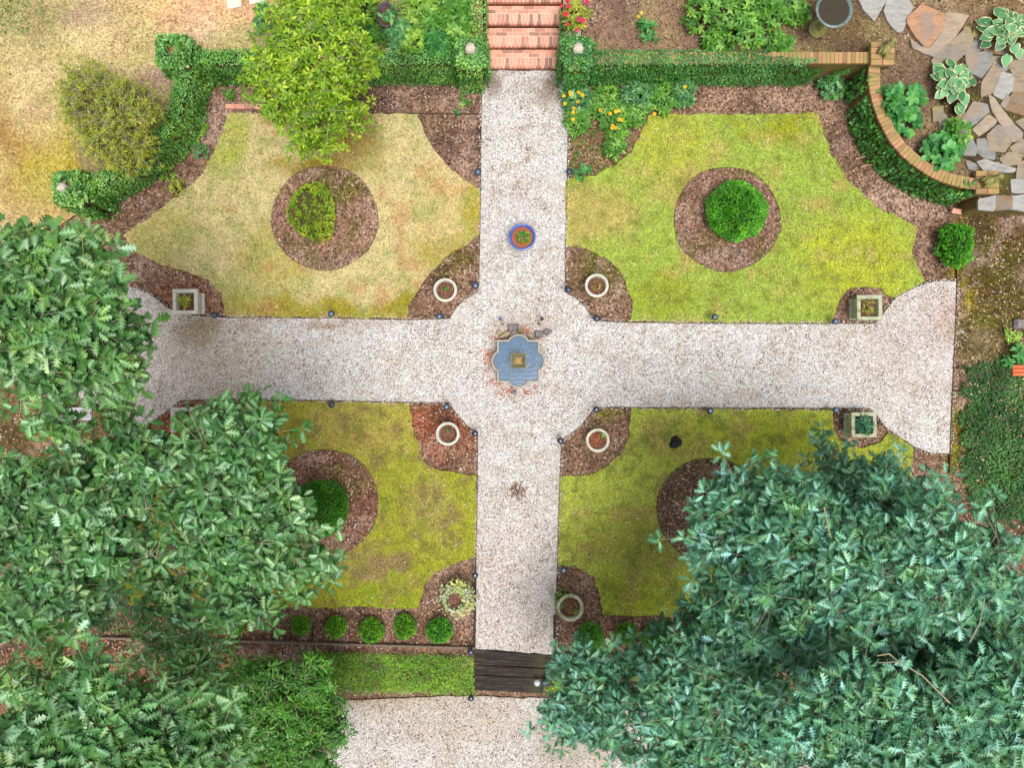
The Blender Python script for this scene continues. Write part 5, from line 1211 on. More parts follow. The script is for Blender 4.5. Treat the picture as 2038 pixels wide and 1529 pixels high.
def sprig(x, y, z, label, n, r, size, mat, h=.08, T=OVAL, name='seedling', elev=(.1, .7), k=4, group=None):
    t = thing(name, (x, y, z), label, 'potted plant', group)
    rho = np.sqrt(rng.uniform(0, 1, n)); a = rng.uniform(0, 6.3, n); tips = np.column_stack([rho * r * np.cos(a), rho * r * np.sin(a), h * rng.uniform(.4, 1, n)])
    pos = np.repeat(tips, k, 0); m = len(pos); aa = rng.uniform(0, 6.3, m); e = rng.uniform(*elev, m)
    V, F = instance(T, pos, np.column_stack([np.cos(aa) * np.cos(e), np.sin(aa) * np.cos(e), np.sin(e)]), norm(np.column_stack([rng.normal(0, .3, (m, 2)), np.ones(m)])), rng.uniform(*size, m), 1)
    raw('leaves', V, F, M[mat], t, {'tint': np.repeat(rng.uniform(0, 1, m), len(T[0]))})
    V, F = tubes([((tp[0] * .6, tp[1] * .6, -.02), tp, .004, .002) for tp in tips], 4); raw('stems', V, F, M['core'], t)
a = round_planter(886, 577, 'round pale planter in the bed upper left of the fountain'); sprig(a[0] + .03, a[1] + .03, a[2], 'few green sprouts in the planter upper left of the fountain', 5, .06, (.035, .055), 'plant', group='sprouts in the round planters')
a = round_planter(1188, 568, 'round pale planter in the bed upper right of the fountain'); sprig(a[0], a[1], a[2], 'dry brownish stems in the planter upper right of the fountain', 8, .1, (.03, .05), 'olive', T=LANCE, group='sprouts in the round planters')
a = round_planter(891, 864, 'round pale planter on red earth lower left of the fountain'); sprig(a[0] + .02, a[1] + .06, a[2], 'single green sprout in the planter lower left of the fountain', 3, .03, (.04, .06), 'plant_deep', group='sprouts in the round planters')
a = round_planter(1190, 877, 'round planter with reddish soil and chipped rim lower right of the fountain', mat='concrete', inner='soil_red'); sprig(a[0] + .11, a[1] + .08, a[2], 'pale green leaf at the rim of the planter lower right of the fountain', 3, .03, (.05, .07), 'plant_lime', group='sprouts in the round planters')
a = round_planter(1135, 1211, 'larger round mossy planter right of the lower path', r=.265, mat='concrete_moss'); sprig(a[0], a[1], a[2], 'low reddish green growth in the planter right of the lower path', 16, .15, (.03, .05), 'olive', T=LANCE, group='sprouts in the round planters')
clump('trailing_plant', 'green trailing plant climbing the rim of the planter right of the lower path', 1118, 1196, 22, .3, -.02, 26, (.03, .055), 'plant', k=4, rxy=(.6, 1.2))
a = round_planter(907, 1195, 'round mossy planter hidden by a pale trailing plant left of the lower path', r=.265, mat='concrete_moss')
def trailing():
    x, y, z = a; t = thing('trailing_plant', (x, y, z - .1), 'pale green leaved plant spilling over the planter left of the lower path', 'potted plant')
    n = 420; an = rng.normal(0.75, 1.25, n); rr = rng.uniform(.15, .38, n); pos = np.column_stack([rr * np.cos(an), rr * np.sin(an), .16 - (rr - .2) * .3 + rng.uniform(-.06, .1, n)])
    V, F = instance(OVAL, pos, rnd_dirs(n, -.3, .4), norm(np.column_stack([rng.normal(0, .4, (n, 2)), np.ones(n)])), rng.uniform(.04, .065, n), 1.5)
    raw('leaves', V, F, M['pale_leaf'], t, {'tint': np.repeat(rng.uniform(0, 1, n), len(OVAL[0]))})
    S = []
    for i in range(60): k = i * 6; S.append(((pos[k, 0] * .4, pos[k, 1] * .4, .1), pos[k], .004, .0025))
    V, F = tubes(S, 4); raw('stems', V, F, M['twig'], t)
trailing()
def square_planter(px, py, label, mat='concrete'):
    h = 0.42; z0 = -.02; x, y, _ = P(px, py, z0 + h); t = thing('square_planter', (x, y, z0), label, 'planter', 'square cast stone planters', 0.012)
    hw = .242; bm = bmesh.new()
    def ring(s, z): return [bm.verts.new((q[0] * s, q[1] * s, z)) for q in ((-1, -1), (1, -1), (1, 1), (-1, 1))]
    prof = [(.185, 0), (.205, .005), (.205, .06), (.18, .075), (.195, h - .09), (hw, h - .07), (hw, h - .006), (hw - .006, h), (.178, h), (.172, h - .006), (.155, h - .16)]
    R_ = [ring(s, z) for s, z in prof]
    for A, B in zip(R_, R_[1:]):
        for i in range(4): bm.faces.new((A[i], A[(i + 1) % 4], B[(i + 1) % 4], B[i]))
    bm.faces.new(R_[0][::-1]); bmobj('body', bm, M[mat], t)
    bm = bmesh.new(); box(bm, (0, 0, h - .13), (.324, .324, .03)); bmobj('soil', bm, M['soil'], t)
    return x, y, h - .13
a = square_planter(368, 600, 'square cast stone planter in the bed at the upper left end of the cross path', 'concrete_white'); sprig(a[0], a[1], a[2] + .02, 'brownish fern fronds in the upper left square planter', 16, .11, (.07, .13), 'olive', T=LANCE, h=.1)
a = square_planter(364, 836, 'square planter half hidden by the left oak branch', 'concrete_white'); sprig(a[0], a[1], a[2] + .02, 'fern fronds in the square planter half under the oak branch', 14, .1, (.07, .12), 'plant', T=LANCE, h=.1)
a = square_planter(1731, 612, 'square mossy planter at the right end above the gravel', 'concrete_moss'); sprig(a[0], a[1], a[2] + .02, 'dry weeds and one green sprig in the upper right square planter', 14, .11, (.05, .09), 'olive', T=LANCE, h=.08)
a = square_planter(1720, 846, 'square mossy planter at the right end below the gravel', 'concrete_moss'); sprig(a[0], a[1], a[2] + .02, 'dark green fern filling the lower right square planter', 40, .12, (.09, .14), 'fern', T=LANCE, h=.14, name='fern', k=5, elev=(0, .5))
# blue pot
x, y, _ = P(1039.5, 471, .32); t = thing('glazed_pot', (x, y, .0), 'blue glazed round pot standing in the middle of the upper path', 'pot')
bm = bmesh.new(); lathe(bm, [(.15, 0), (.17, .02), (.2, .15), (.23, .27), (.258, .3), (.262, .315), (.25, .33), (.228, .325), (.212, .29), (.2, .26)], 48); bmobj('pot_body', bm, M['bluepot'], t, True)
bm = bmesh.new(); lathe(bm, [(.212, .27), (.1, .285), (0, .29)], 32); bmobj('soil', bm, M['soil_red'], t)
sprig(x + .03, y - .02, .285, 'bright green ferny plant growing in the blue pot', 34, .12, (.035, .06), 'plant', h=.12, k=6, T=OVAL)
# fountain
fx, fy = P(1031.5, 719, .3)[:2]
def quatre(hs, r, c):
    pts = []
    for q in range(4):
        base = q * PI / 2 - PI / 2; half = math.sqrt(max(1e-6, r * r - (hs - c) ** 2))
        th = math.atan2(half, hs - c)
        loc_ = [(hs, -hs)] if False else []
        corner = (-hs, -hs)
        seg = [(-hs, -hs)] if q == 0 else [(-hs, -hs)]
        arc = []
        for k in range(13):
            a_ = -th + 2 * th * k / 12
            arc.append((r * math.sin(a_), -(c + r * math.cos(a_))))
        for p in seg + arc:
            cs, sn = math.cos(q * PI / 2), math.sin(q * PI / 2); pts.append((p[0] * cs - p[1] * sn, p[0] * sn + p[1] * cs))
    return pts
t = thing('fountain', (fx, fy, 0), 'square fountain with rounded lobes on four sides and blue water', 'fountain', rz=0.0)
OUT = quatre(.415, .232, .293); INN = quatre(.378, .197, .293)
def ringmesh(bm, prof):
    rs = [[bm.verts.new((x_ * 1, y_ * 1, z_)) for x_, y_ in pl_] for pl_, z_ in prof]
    for A, B in zip(rs, rs[1:]):
        n = len(A)
        for i in range(n): bm.faces.new((A[i], A[(i + 1) % n], B[(i + 1) % n], B[i]))
sc2 = lambda pl_, k: [(a_ * k, b_ * k) for a_, b_ in pl_]
bm = bmesh.new(); ringmesh(bm, [(sc2(OUT, .97), 0), (sc2(OUT, .97), .25), (OUT, .265), (OUT, .31), (sc2(OUT, .99), .32), (sc2(INN, 1.01), .32), (INN, .31), (sc2(INN, .985), .18)]); bmobj('basin_rim', bm, M['basin'], t)
bm = bmesh.new(); vs = [bm.verts.new((a_, b_, .262)) for a_, b_ in sc2(INN, .992)]; bm.faces.new(vs); bmobj('water', bm, M['water'], t)
bm = bmesh.new(); box(bm, (0, 0, .32), (.2, .2, .3)); bmobj('column', bm, M['bronze'], t)
bm = bmesh.new(); rs = [[bm.verts.new((q[0] * s, q[1] * s, z)) for q in ((-1, -1), (1, -1), (1, 1), (-1, 1))] for s, z in ((.08, .46), (.145, .53), (.145, .548), (.135, .548), (.07, .50), (.0699, .499))]
for A, B in zip(rs, rs[1:]):
    for i in range(4): bm.faces.new((A[i], A[(i + 1) % 4], B[(i + 1) % 4], B[i]))
bm.faces.new(rs[-1]); bmobj('top_dish', bm, M['bronze'], t)
bm = bmesh.new(); box(bm, (0, 0, .512), (.09, .09, .02), 0, .004); bmobj('spout', bm, M['amber'], t)
# splashes: little rings of foam and droplets on the water
S = []
bm = bmesh.new()
for i in range(130):
    a_ = random.uniform(0, 6.28); rr = random.choice([random.uniform(.17, .3), random.uniform(.2, .42)]); x_, y_ = rr * math.cos(a_), rr * math.sin(a_)
    if not inpoly(np.array([x_]), np.array([y_]), sc2(INN, .94))[0]: continue
    if y_ > .05 and random.random() < .5: continue
    q = bmesh.ops.create_icosphere(bm, subdivisions=1, radius=random.uniform(.003, .0075))['verts']; bmesh.ops.translate(bm, vec=(x_, y_, .264), verts=q)
foam = plain('foam', (226, 232, 240), rough=.3); bmobj('droplets', bm, foam, t)
bm = bmesh.new()
for i in range(60):
    a_ = random.uniform(0, 6.28); rr = random.uniform(.17, .36); x_, y_ = rr * math.cos(a_), rr * math.sin(a_)
    if not inpoly(np.array([x_]), np.array([y_]), sc2(INN, .9))[0]: continue
    q = box(bm, (x_, y_, .2655), (random.uniform(.006, .016), random.uniform(.006, .012), .003), random.random() * 3)
bmobj('leaf_bits', bm, M['black_clump'], t)
def rock(px, py, rx, ry, h, mat, label, rz=0.0, z0=0.0, group='rocks behind the fountain', name='rock'):
    x, y, _ = P(px, py, z0 + h * .6); bm = bmesh.new(); bmesh.ops.create_icosphere(bm, subdivisions=3, radius=1)
    for v in bm.verts:
        c = v.co.copy(); q = 1 + .14 * math.sin(4 * c.x + px) + .12 * math.sin(5 * c.y + py) + .06 * math.sin(11 * c.z + 9 * c.x)
        v.co = Vector((c.x * rx * q, c.y * ry * q, max(-.2, min(.7, c.z)) * h * (1 + .15 * math.sin(3 * c.x + py)) + h * .15))
    o = bmobj(name, bm, M[mat], loc=(x, y, z0)); o.rotation_euler = (0, 0, rz); return tag(o, label, 'rock', group)
rock(1021, 652, .115, .07, .14, 'rock_grey', 'dark grey rock highest behind the fountain', .2)
rock(1005, 667, .14, .06, .12, 'rock_tan', 'long tan rock leaning at the upper left of the fountain', .45)
rock(993, 662, .06, .055, .10, 'rock_tan', 'small tan rock at the left end behind the fountain', .1)
rock(1036, 659, .06, .04, .12, 'rock_olive', 'small brownish rock touching the fountain top lobe', .1)
rock(1055, 668, .07, .05, .1, 'rock_tan', 'tan rock at the upper right of the fountain', -.6)
rock(1073, 665, .085, .075, .14, 'rock_grey', 'round purplish grey rock right behind the fountain', 0)
rock(1090, 660, .085, .065, .12, 'rock_grey', 'flat grey rock furthest right behind the fountain', 0)
rock(1023, 781, .05, .04, .08, 'rock_grey', 'small dark stone below the fountain bottom lobe', .3)
rock(2034, 645, .14, .11, .12, 'rock_grey', 'pale grey boulder cut by the right edge', 0, -.03, None, 'boulder')
rock(550, 1524, .32, .14, .3, 'rock_grey', 'pale grey rounded object under the evergreen at the bottom edge', 0, LZ, None, 'boulder')  # unidentified rounded shape, modelled with the rock form
rock(1612, 1262, .1, .07, .1, 'rock_tan', 'pale stone in a gap of the right oak', 0, 0, None, 'boulder') if False else None

# spotlights behind the fountain
for (a_, b_, rz, l, m_) in ((996, 636, -2.6, 'small blue spotlight on the gravel upper left of the fountain', 'bluepot'), (1078, 636, 2.6, 'small dark spotlight on the gravel upper right of the fountain', 'black')):
    x, y, _ = P(a_, b_, .12); t = thing('garden_spotlight', (x, y, 0), l, 'spotlight', 'small spotlights behind the fountain', rz * 0 + (.5 if a_ < 1000 else -.6))
    bm = bmesh.new(); box(bm, (0, .015, .15), (.055, .05, .05), 0, .008, (.5, 0)); bmobj('solar_panel', bm, M['bluepot' if m_ == 'bluepot' else 'black'], t)
    bm = bmesh.new(); lathe(bm, [(0, 0), (.022, .008), (.028, .03), (.02, .05), (0, .055)], 16, (0, -.05, .09)); bmobj('lamp_head', bm, M['rock_tan'], t)
    bm = bmesh.new(); lathe(bm, [(.008, 0), (.008, .13), (0, .13)], 8, (0, 0, 0)); box(bm, (0, -.09, .03), (.028, .05, .03), 0, .004); bmobj('stake', bm, M['black'], t)

# solar path lights
def make_light(mat):
    t = thing('path_light', (0, 0, 0), 'x', 'path light', 'solar lights along the paths')
    bm = bmesh.new(); lathe(bm, [(0.008, .02), (.062, .0), (.064, .012), (.052, .03), (.03, .038), (.0, .038)], 28, (0, 0, .26)); bmobj('cap', bm, M['black'], t, False)
    bm = bmesh.new(); lathe(bm, [(.046, .0), (.044, .008), (.016, .013), (0.0, .013)], 24, (0, 0, .292)); bmobj('solar_lens', bm, M[mat], t, True)
    bm = bmesh.new(); lathe(bm, [(.034, 0), (.04, .09), (0, .09)], 16, (0, 0, .175)); bmobj('lantern', bm, M['lens_dark'], t)
    bm = bmesh.new(); lathe(bm, [(.003, -.05), (.009, 0), (.011, .18), (0, .18)], 8); bmobj('stake', bm, M['black'], t)
    return t
L1 = make_light('lens'); L2 = make_light('lens_dark'); used = {1: False, 2: False}
lights = [(950, 340, 1, 'pale topped path light at the lawn corner left of the upper path'), (1132, 340, 2, 'dark path light beside the seedlings right of the upper path'), (945, 567, 1, 'blue grey path light between upper left round planter and upper path'),
 (875, 629, 1, 'path light below the upper left round planter'), (657, 624, 1, 'path light halfway along the pale lawn above the left arm'), (427, 626, 2, 'deep blue path light beside the upper left square planter'), (1130, 577, 2, 'dark path light left of the upper right round planter'),
 (1187, 633, 2, 'dark path light below the upper right round planter'), (1424, 632, 1, 'path light on the lime lawn above the right arm'), (1664, 638, 1, 'path light beside the upper right square planter'), (658, 805, 2, 'path light on the olive lawn below the left arm'),
 (889, 809, 1, 'path light above the lower left round planter'), (946, 862, 2, 'dark path light right of the lower left round planter'), (430, 803, 2, 'dark path light beside the half hidden square planter'), (1117, 878, 2, 'dark path light left of the lower right round planter'),
 (1186, 815, 2, 'dark path light above the lower right round planter'), (1415, 817, 1, 'path light on the green lawn below the right arm'), (1664, 817, 1, 'path light beside the lower right square planter'), (945, 1146, 2, 'path light at the bed corner left of the lower path'),
 (1123, 1137, 1, 'path light in the small bed right of the lower path'), (937, 1299, 2, 'path light at the upper left corner of the timber steps'), (936, 1391, 2, 'path light at the lower left corner of the timber steps'), (1083, 1361, 2, 'dark path light standing on the lowest timber step')]
for a_, b_, k, l in lights:
    z0 = 0.0 if b_ < 1290 else (-.1 if b_ < 1330 else (LZ if b_ > 1385 else -.31))
    x, y, _ = P(a_, b_, z0 + .3); src = L1 if k == 1 else L2
    if not used[k]: o = src; used[k] = True; o.location = (x, y, z0)
    else: o = copy_tree(src, (x, y, z0))
    o['label'] = l; o.rotation_euler = (random.uniform(-.06, .06), random.uniform(-.06, .06), random.random() * 6)
x, y, _ = P(1069, 1362, 0.0); t = thing('path_light', (x, y, -.31), 'white domed lamp beside a dark one on the lowest timber step', 'path light', 'solar lights along the paths')
bm = bmesh.new(); lathe(bm, [(.02, 0), (.06, .0), (.066, .02), (.06, .05), (.035, .068), (0, .072)], 24, (0, 0, .24)); bmobj('cap', bm, M['steel'], t, True)
bm = bmesh.new(); lathe(bm, [(.01, 0), (.01, .25), (0, .25)], 8); bmobj('stake', bm, M['black'], t)

# birdbath on the terrace
bxp, byp = P(1648, 32, TZ + .62)[:2]; bxp, byp = P(1626, 58, TZ)[0], P(1626, 58, TZ)[1]
t = thing('birdbath', (bxp, byp, TZ), 'dark birdbath with water on a mossy pedestal at the top edge', 'birdbath')
bm = bmesh.new(); lathe(bm, [(.165, 0), (.17, .03), (.14, .05), (.07, .09), (.055, .3), (.07, .5), (.09, .56), (0, .56)], 32); bmobj('pedestal', bm, M['mossstone'], t)
bm = bmesh.new(); lathe(bm, [(.08, .55), (.2, .6), (.3, .66), (.335, .69), (.335, .705), (.30, .705), (.28, .69), (.27, .665)], 48); bmobj('bowl', bm, plain('birdbath_glaze', (104, 122, 118), rough=.25, spec=.5, nlo=.6, nhi=1.3), t, True)
bm = bmesh.new(); bmesh.ops.create_circle(bm, cap_ends=True, segments=48, radius=.285); bmesh.ops.translate(bm, vec=(0, 0, .682), verts=bm.verts); bmobj('water', bm, M['darkwater'], t)
# urn
x, y, _ = P(768, 28, TZ + .4); t = thing('garden_urn', (x, y, TZ), 'dark grey oval urn with a few leaves among the perennials', 'urn')
bm = bmesh.new(); lathe(bm, [(.1, 0), (.12, .03), (.16, .25), (.2, .38), (.215, .4), (.2, .41), (.175, .39), (.15, .3)], 32)
bmesh.ops.scale(bm, vec=(.8, 1.1, 1), verts=bm.verts); bmobj('urn_body', bm, M['urn'], t, True)
bm = bmesh.new(); lathe(bm, [(.165, .33), (0, .34)], 24); bmesh.ops.scale(bm, vec=(.8, 1.1, 1), verts=bm.verts); bmobj('soil', bm, M['soil'], t)
sprig(x + .03, y - .02, TZ + .38, 'bluish leaves hanging over the rim of the dark urn', 8, .14, (.09, .14), 'plant_blue', h=.1)
# white trough with red flowers
x, y, _ = P(1147, 34, TZ + .5); t = thing('flower_trough', (x, y, TZ - .1), 'cream rectangular pot overflowing with red flowers beside the steps', 'flower pot')
bm = bmesh.new(); 
prof = [(.075, .14, 0), (.095, .2, .3), (.105, .21, .3), (.105, .21, .33), (.09, .195, .33), (.085, .19, .27)]
R_ = [[bm.verts.new((qx * a_, qy * b_, z_)) for qx, qy in ((-1, -1), (1, -1), (1, 1), (-1, 1))] for a_, b_, z_ in prof]
for A, B in zip(R_, R_[1:]):
    for i in range(4): bm.faces.new((A[i], A[(i + 1) % 4], B[(i + 1) % 4], B[i]))
bm.faces.new(R_[0][::-1]); bm.faces.new(R_[-1]); bmobj('pot_body', bm, M['concrete_white'], t)
fl = [(1129, 3, .05, 'red_petal'), (1131, 14, .05, 'red_petal'), (1126, 29, .06, 'red_petal'), (1130, 49, .045, 'red_petal'), (1167, 5, .055, 'red_petal'), (1152, 39, .055, 'red_petal'), (1160, 42, .06, 'red_petal'), (1148, 60, .045, 'red_petal'), (1118, 12, .04, 'red_petal'), (1165, -4, .05, 'red_petal'), (1140, -8, .05, 'red_petal')]
clump('red_flower_plant', 'red flowered plant filling the cream pot beside the steps', 1147, 26, 26, .3, TZ + .2, 34, (.07, .11), 'olive', k=5, flowers=fl, cat='flower plant')
# black clump on the lawn
x, y, _ = P(1347, 882, .08); bm = bmesh.new()
for i in range(9):
    q = bmesh.ops.create_icosphere(bm, subdivisions=2, radius=random.uniform(.05, .09))['verts']; dx, dy = random.uniform(-.07, .07), random.uniform(-.09, .09)
    for v in q: v.co = v.co * (1 + .25 * math.sin(23 * v.co.x + i) * math.sin(19 * v.co.y + i)) + Vector((dx, dy, .04))
tag(bmobj('black_clump', bm, M['black_clump'], loc=(x, y, 0)), 'black rounded clump lying on the lower right lawn', 'clump')
# ridged terracotta piece at the right edge
x, y, _ = P(2036, 737, .15); bm = bmesh.new()
for i in range(3):
    prof = [(.036 * math.cos(a_), .036 * math.sin(a_)) for a_ in np.linspace(0, PI, 9)]
    A = [bm.verts.new((-.13, -.075 + i * .075 + p[0], .05 + p[1])) for p in prof]; B = [bm.verts.new((.13, -.075 + i * .075 + p[0], .05 + p[1])) for p in prof]
    for k in range(8): bm.faces.new((A[k], A[k + 1], B[k + 1], B[k]))
    bm.faces.new(A); bm.faces.new(B)
box(bm, (0, 0, .025), (.26, .222, .05), 0, .004)
tag(bmobj('ridged_brick', bm, M['terracotta'], loc=(x, y, -.02)), 'ridged orange terracotta block cut by the right edge', 'brick')
# white slab on a tan base under the left oak
x, y, _ = P(150, 824, .35); t = thing('garden_bench', (x, y, -.03), 'white mottled stone bench on a tan base under the left oak', 'bench')
bm = bmesh.new(); box(bm, (0, 0, .35), (.62, .25, .06), 0, .01); bmobj('seat', bm, plain('white_marble', (204, 203, 206), nlo=.6, nhi=1.1, scale=9, spots=[((120, 104, 98), 7, .5)]), t)
for s_ in (-1, 1):
    bm = bmesh.new(); box(bm, (s_ * .27, 0, .16), (.1, .24, .32), 0, .008); bmobj('leg', bm, M['tan_side'], t)
# surface roots by the curved wall
for pts, l in (([(1702, 316), (1718, 312), (1730, 308), (1742, 306)], 'pale bent root surfacing left of the curved brick wall'), ([(1712, 332), (1726, 328), (1738, 328)], 'shorter root surfacing just below the bent one')):
    pp_ = [np.array(P(a_, b_, .02)) for a_, b_ in pts]; V, F = tubes([(pp_[i], pp_[i + 1], .022 - .003 * i, .02 - .003 * i) for i in range(len(pp_) - 1)], 8)
    tag(raw('tree_root', V, F, M['rootwood'], smooth=True), l, 'root', 'surface roots by the curved wall')

# ================================================================== TREES
def tree(name, label, base, lobes, nbr, per, leafT, k, leaf, mat, spread=0.26, trunk_r=0.14, rzf=0.45, elev=(-.5, .35), gap=0.0, group=None, wid=1.0, twigs_=True, seed=0, limb_mat='bark', size_var=0.2, zbase=0.0, extra=None):
    bx_, by_, _ = P(*base, zbase); t = thing(name, (bx_, by_, zbase), label, 'tree', group)
    r_ = np.random.default_rng(seed + 100); off = np.array([bx_, by_, zbase])
    LC = []; 
    for (px, py, z, r) in lobes:
        c = np.array(P(px, py, z)); R = r * (CAM - z) / CAM / 100; R = max(.4 * R, R - .75 * leaf - .6 * spread); LC.append((c, R))
    wts = np.array([R * R for c, R in LC]); wts /= wts.sum()
    li = r_.choice(len(LC), nbr, p=wts); rho = np.sqrt(r_.uniform(0, 1, nbr)); a = r_.uniform(0, 2 * PI, nbr)
    C_ = np.array([LC[i][0] for i in li]); RR = np.array([LC[i][1] for i in li])
    sh = np.sqrt(np.maximum(0, 1 - rho ** 2)); lev = r_.uniform(-0.9, 1.0, nbr); lev = np.where(lev < 0, lev * 0.8, lev ** 0.5)
    B = C_ + np.column_stack([rho * RR * np.cos(a), rho * RR * np.sin(a), RR * rzf * sh * lev])
    if gap > 0:
        m = vn(B[:, 0] * 1.6, B[:, 1] * 1.6, seed + 3) + 0.3 * vn(B[:, 0] * 5, B[:, 1] * 5, seed) > gap; B, C_, RR, li = B[m], C_[m], RR[m], li[m]
    nb = len(B)
    # each branchlet carries several rosettes
    bi = np.repeat(np.arange(nb), per); n = len(bi)
    out = norm(B - C_ + r_.normal(0, .3 * RR[:, None], (nb, 3)))
    tips = B[bi] + np.column_stack([r_.normal(0, spread, n), r_.normal(0, spread, n), r_.normal(0, spread * .45, n)])
    kk = k; pos = np.repeat(tips, kk, 0); m = len(pos); aa = np.tile(np.arange(kk) * 2 * PI / kk, n) + np.repeat(r_.uniform(0, 6.3, n), kk) + r_.normal(0, .38, m)
    pos = pos + r_.normal(0, 1, (m, 3)) * leaf * np.array([.13, .13, .2])
    e = r_.uniform(*elev, m); lx = np.repeat(r_.normal(0, .28, (n, 2)), kk, 0)
    d = np.column_stack([np.cos(aa) * np.cos(e) + lx[:, 0] * .6, np.sin(aa) * np.cos(e) + lx[:, 1] * .6, np.sin(e)])
    up = np.column_stack([-np.cos(aa) * np.sin(e) + lx[:, 0], -np.sin(aa) * np.sin(e) + lx[:, 1], np.cos(e)]) + r_.normal(0, .22, (m, 3))
    L = leaf * r_.uniform(1 - size_var, 1 + size_var, m) * np.repeat(r_.uniform(.8, 1.15, n), kk)
    pos = pos + d * 0.1 * L[:, None]
    V, F = instance(leafT, pos - off, d, norm(up), L, wid * r_.uniform(.85, 1.15, m))
    tint = np.clip(np.repeat(r_.uniform(0, .4, n), kk) + r_.uniform(-.15, .35, m) + np.repeat(r_.uniform(-.1, .2, nb)[bi], kk) + 0.2 * (r_.uniform(0, 1, m) > .85), 0, 1)  # a few leaves get a lighter tint as painted highlights
    nv = len(leafT[0]); rib = np.where(np.arange(nv) % 3 == 0, .22, -.1)  # pale midrib, with the highlight along the leaf fold painted in
    raw('crown', V, F, M[mat], t, {'tint': np.clip(np.repeat(tint, nv) + np.tile(rib, m), 0, 1)})
    # wood
    S = []; base3 = np.zeros(3)
    cen = np.average(np.array([c for c, R in LC]), axis=0) - off
    fork = np.array([cen[0] * .15, cen[1] * .15, (cen[2]) * .45])
    V, F = tubes([(base3 - np.array([0, 0, .1]), fork * .5, trunk_r * 1.25, trunk_r), (fork * .5, fork, trunk_r, trunk_r * .8)], 12); raw('trunk', V, F, M[limb_mat], t, smooth=True)
    for i, (c, R) in enumerate(LC):
        c = c - off; mid = fork * .5 + c * .5 + np.array([0, 0, -.08 * R]) + r_.normal(0, .08, 3); low = c - np.array([0, 0, R * rzf * .5])
        rr = trunk_r * .38 * min(1.2, .5 + R); S += [(fork, mid, rr, rr * .7), (mid, low, rr * .7, rr * .35)]
        for j in np.where(li == i)[0]:
            b = B[j] - off; S.append((low, low * .4 + b * .6 + r_.normal(0, .05, 3) - np.array([0, 0, .03]), rr * .32, .009)); S.append((S[-1][1], b, .009, .006))
    V, F = tubes(S, 5); raw('limbs', V, F, M[limb_mat], t)
    if twigs_:
        S = []
        for q in range(0, n):
            S.append((B[bi[q]] - off, tips[q] - off, .0055, .0035))
        V, F = tubes(S, 3); raw('twigs', V, F, M['twig'], t)
    if extra:
        for pts in extra:
            S = []
            w_ = [np.array(P(*p)) - off for p in pts]
            for i in range(len(w_) - 1): S.append((w_[i], w_[i + 1], .0095 - .0015 * i, .008 - .0015 * i))
            V, F = tubes(S, 5); raw('bare_branch', V, F, M['twig'], t)
    return t
tree('oak_tree', 'bluish green oak whose broad crown covers the lower right lawn', (1640, 1180), [(1438, 1075, 4.0, 86), (1500, 1000, 4.2, 84), (1590, 1060, 4.6, 110), (1540, 1170, 4.4, 120), (1680, 1160, 4.8, 140), (1820, 1030, 4.4, 95), (1890, 1010, 4.2, 55), (1840, 1130, 4.8, 130),
    (1965, 1120, 4.6, 100), (2030, 1090, 4.4, 60), (1960, 1240, 4.4, 130), (1800, 1250, 4.2, 140), (1650, 1270, 4.0, 110), (1500, 1260, 3.8, 90), (1450, 1190, 3.6, 60)], 540, 6, OAK, 8, .145, 'oak_blue', spread=.2, gap=.5, group='oaks over the garden corners', seed=1, wid=.85,
     extra=[[(1890, 1400, 5.6), (1835, 1345, 5.7), (1788, 1318, 5.7), (1748, 1320, 5.7)], [(1788, 1318, 5.7), (1770, 1302, 5.7), (1745, 1306, 5.7)], [(1660, 1345, 5.2), (1640, 1325, 5.2), (1625, 1315, 5.2)], [(1660, 1345, 5.2), (1668, 1328, 5.2), (1705, 1320, 5.2)], [(1640, 1010, 4.9), (1650, 1060, 5.0), (1665, 1100, 4.9)], [(1930, 1280, 5.3), (1950, 1240, 5.3), (1960, 1190, 5.2)]])
tree('oak_tree', 'low teal young oak between the two lower lawn planters and the big crown', (1640, 1010), [(1660, 935, 2.2, 46), (1700, 985, 2.4, 80), (1620, 1000, 2.4, 60), (1770, 960, 2.2, 60), (1660, 900, 2.0, 22)], 110, 4, OAK, 6, .15, 'oak_blue', wid=.8, spread=.17, group='oaks over the garden corners', seed=2, trunk_r=.06, gap=.2)
tree('oak_tree', 'bluish oak crown spreading beside the timber steps at the bottom', (1420, 1390), [(1365, 1250, 3.0, 56), (1310, 1320, 3.2, 56), (1195, 1355, 2.6, 76), (1145, 1330, 2.4, 40), (1240, 1400, 2.8, 118), (1150, 1435, 2.6, 76), (1260, 1480, 2.8, 60), (1380, 1380, 3.8, 110), (1470, 1330, 3.8, 90), (1300, 1450, 3.4, 80), (1450, 1450, 3.8, 110), (1380, 1530, 3.4, 90), (1560, 1480, 3.6, 70)], 340, 6, OAK, 8, .148, 'oak_blue', wid=.85,
     spread=.19, gap=.34, group='oaks over the garden corners', seed=3, zbase=LZ)
tree('oak_tree', 'tall nearest oak at the bottom right corner with large bluish leaves', (1700, 1290), [(1720, 1350, 5.6, 60), (1710, 1420, 5.6, 90), (1630, 1460, 5.6, 75), (1850, 1450, 5.4, 100), (1990, 1380, 5.0, 90), (1930, 1500, 5.2, 110), (1740, 1520, 5.6, 110), (2040, 1480, 5, 80)], 230, 5, OAK, 8, .162, 'oak_blue', wid=.85, spread=.19, gap=.36, group='oaks over the garden corners', seed=4, zbase=LZ)
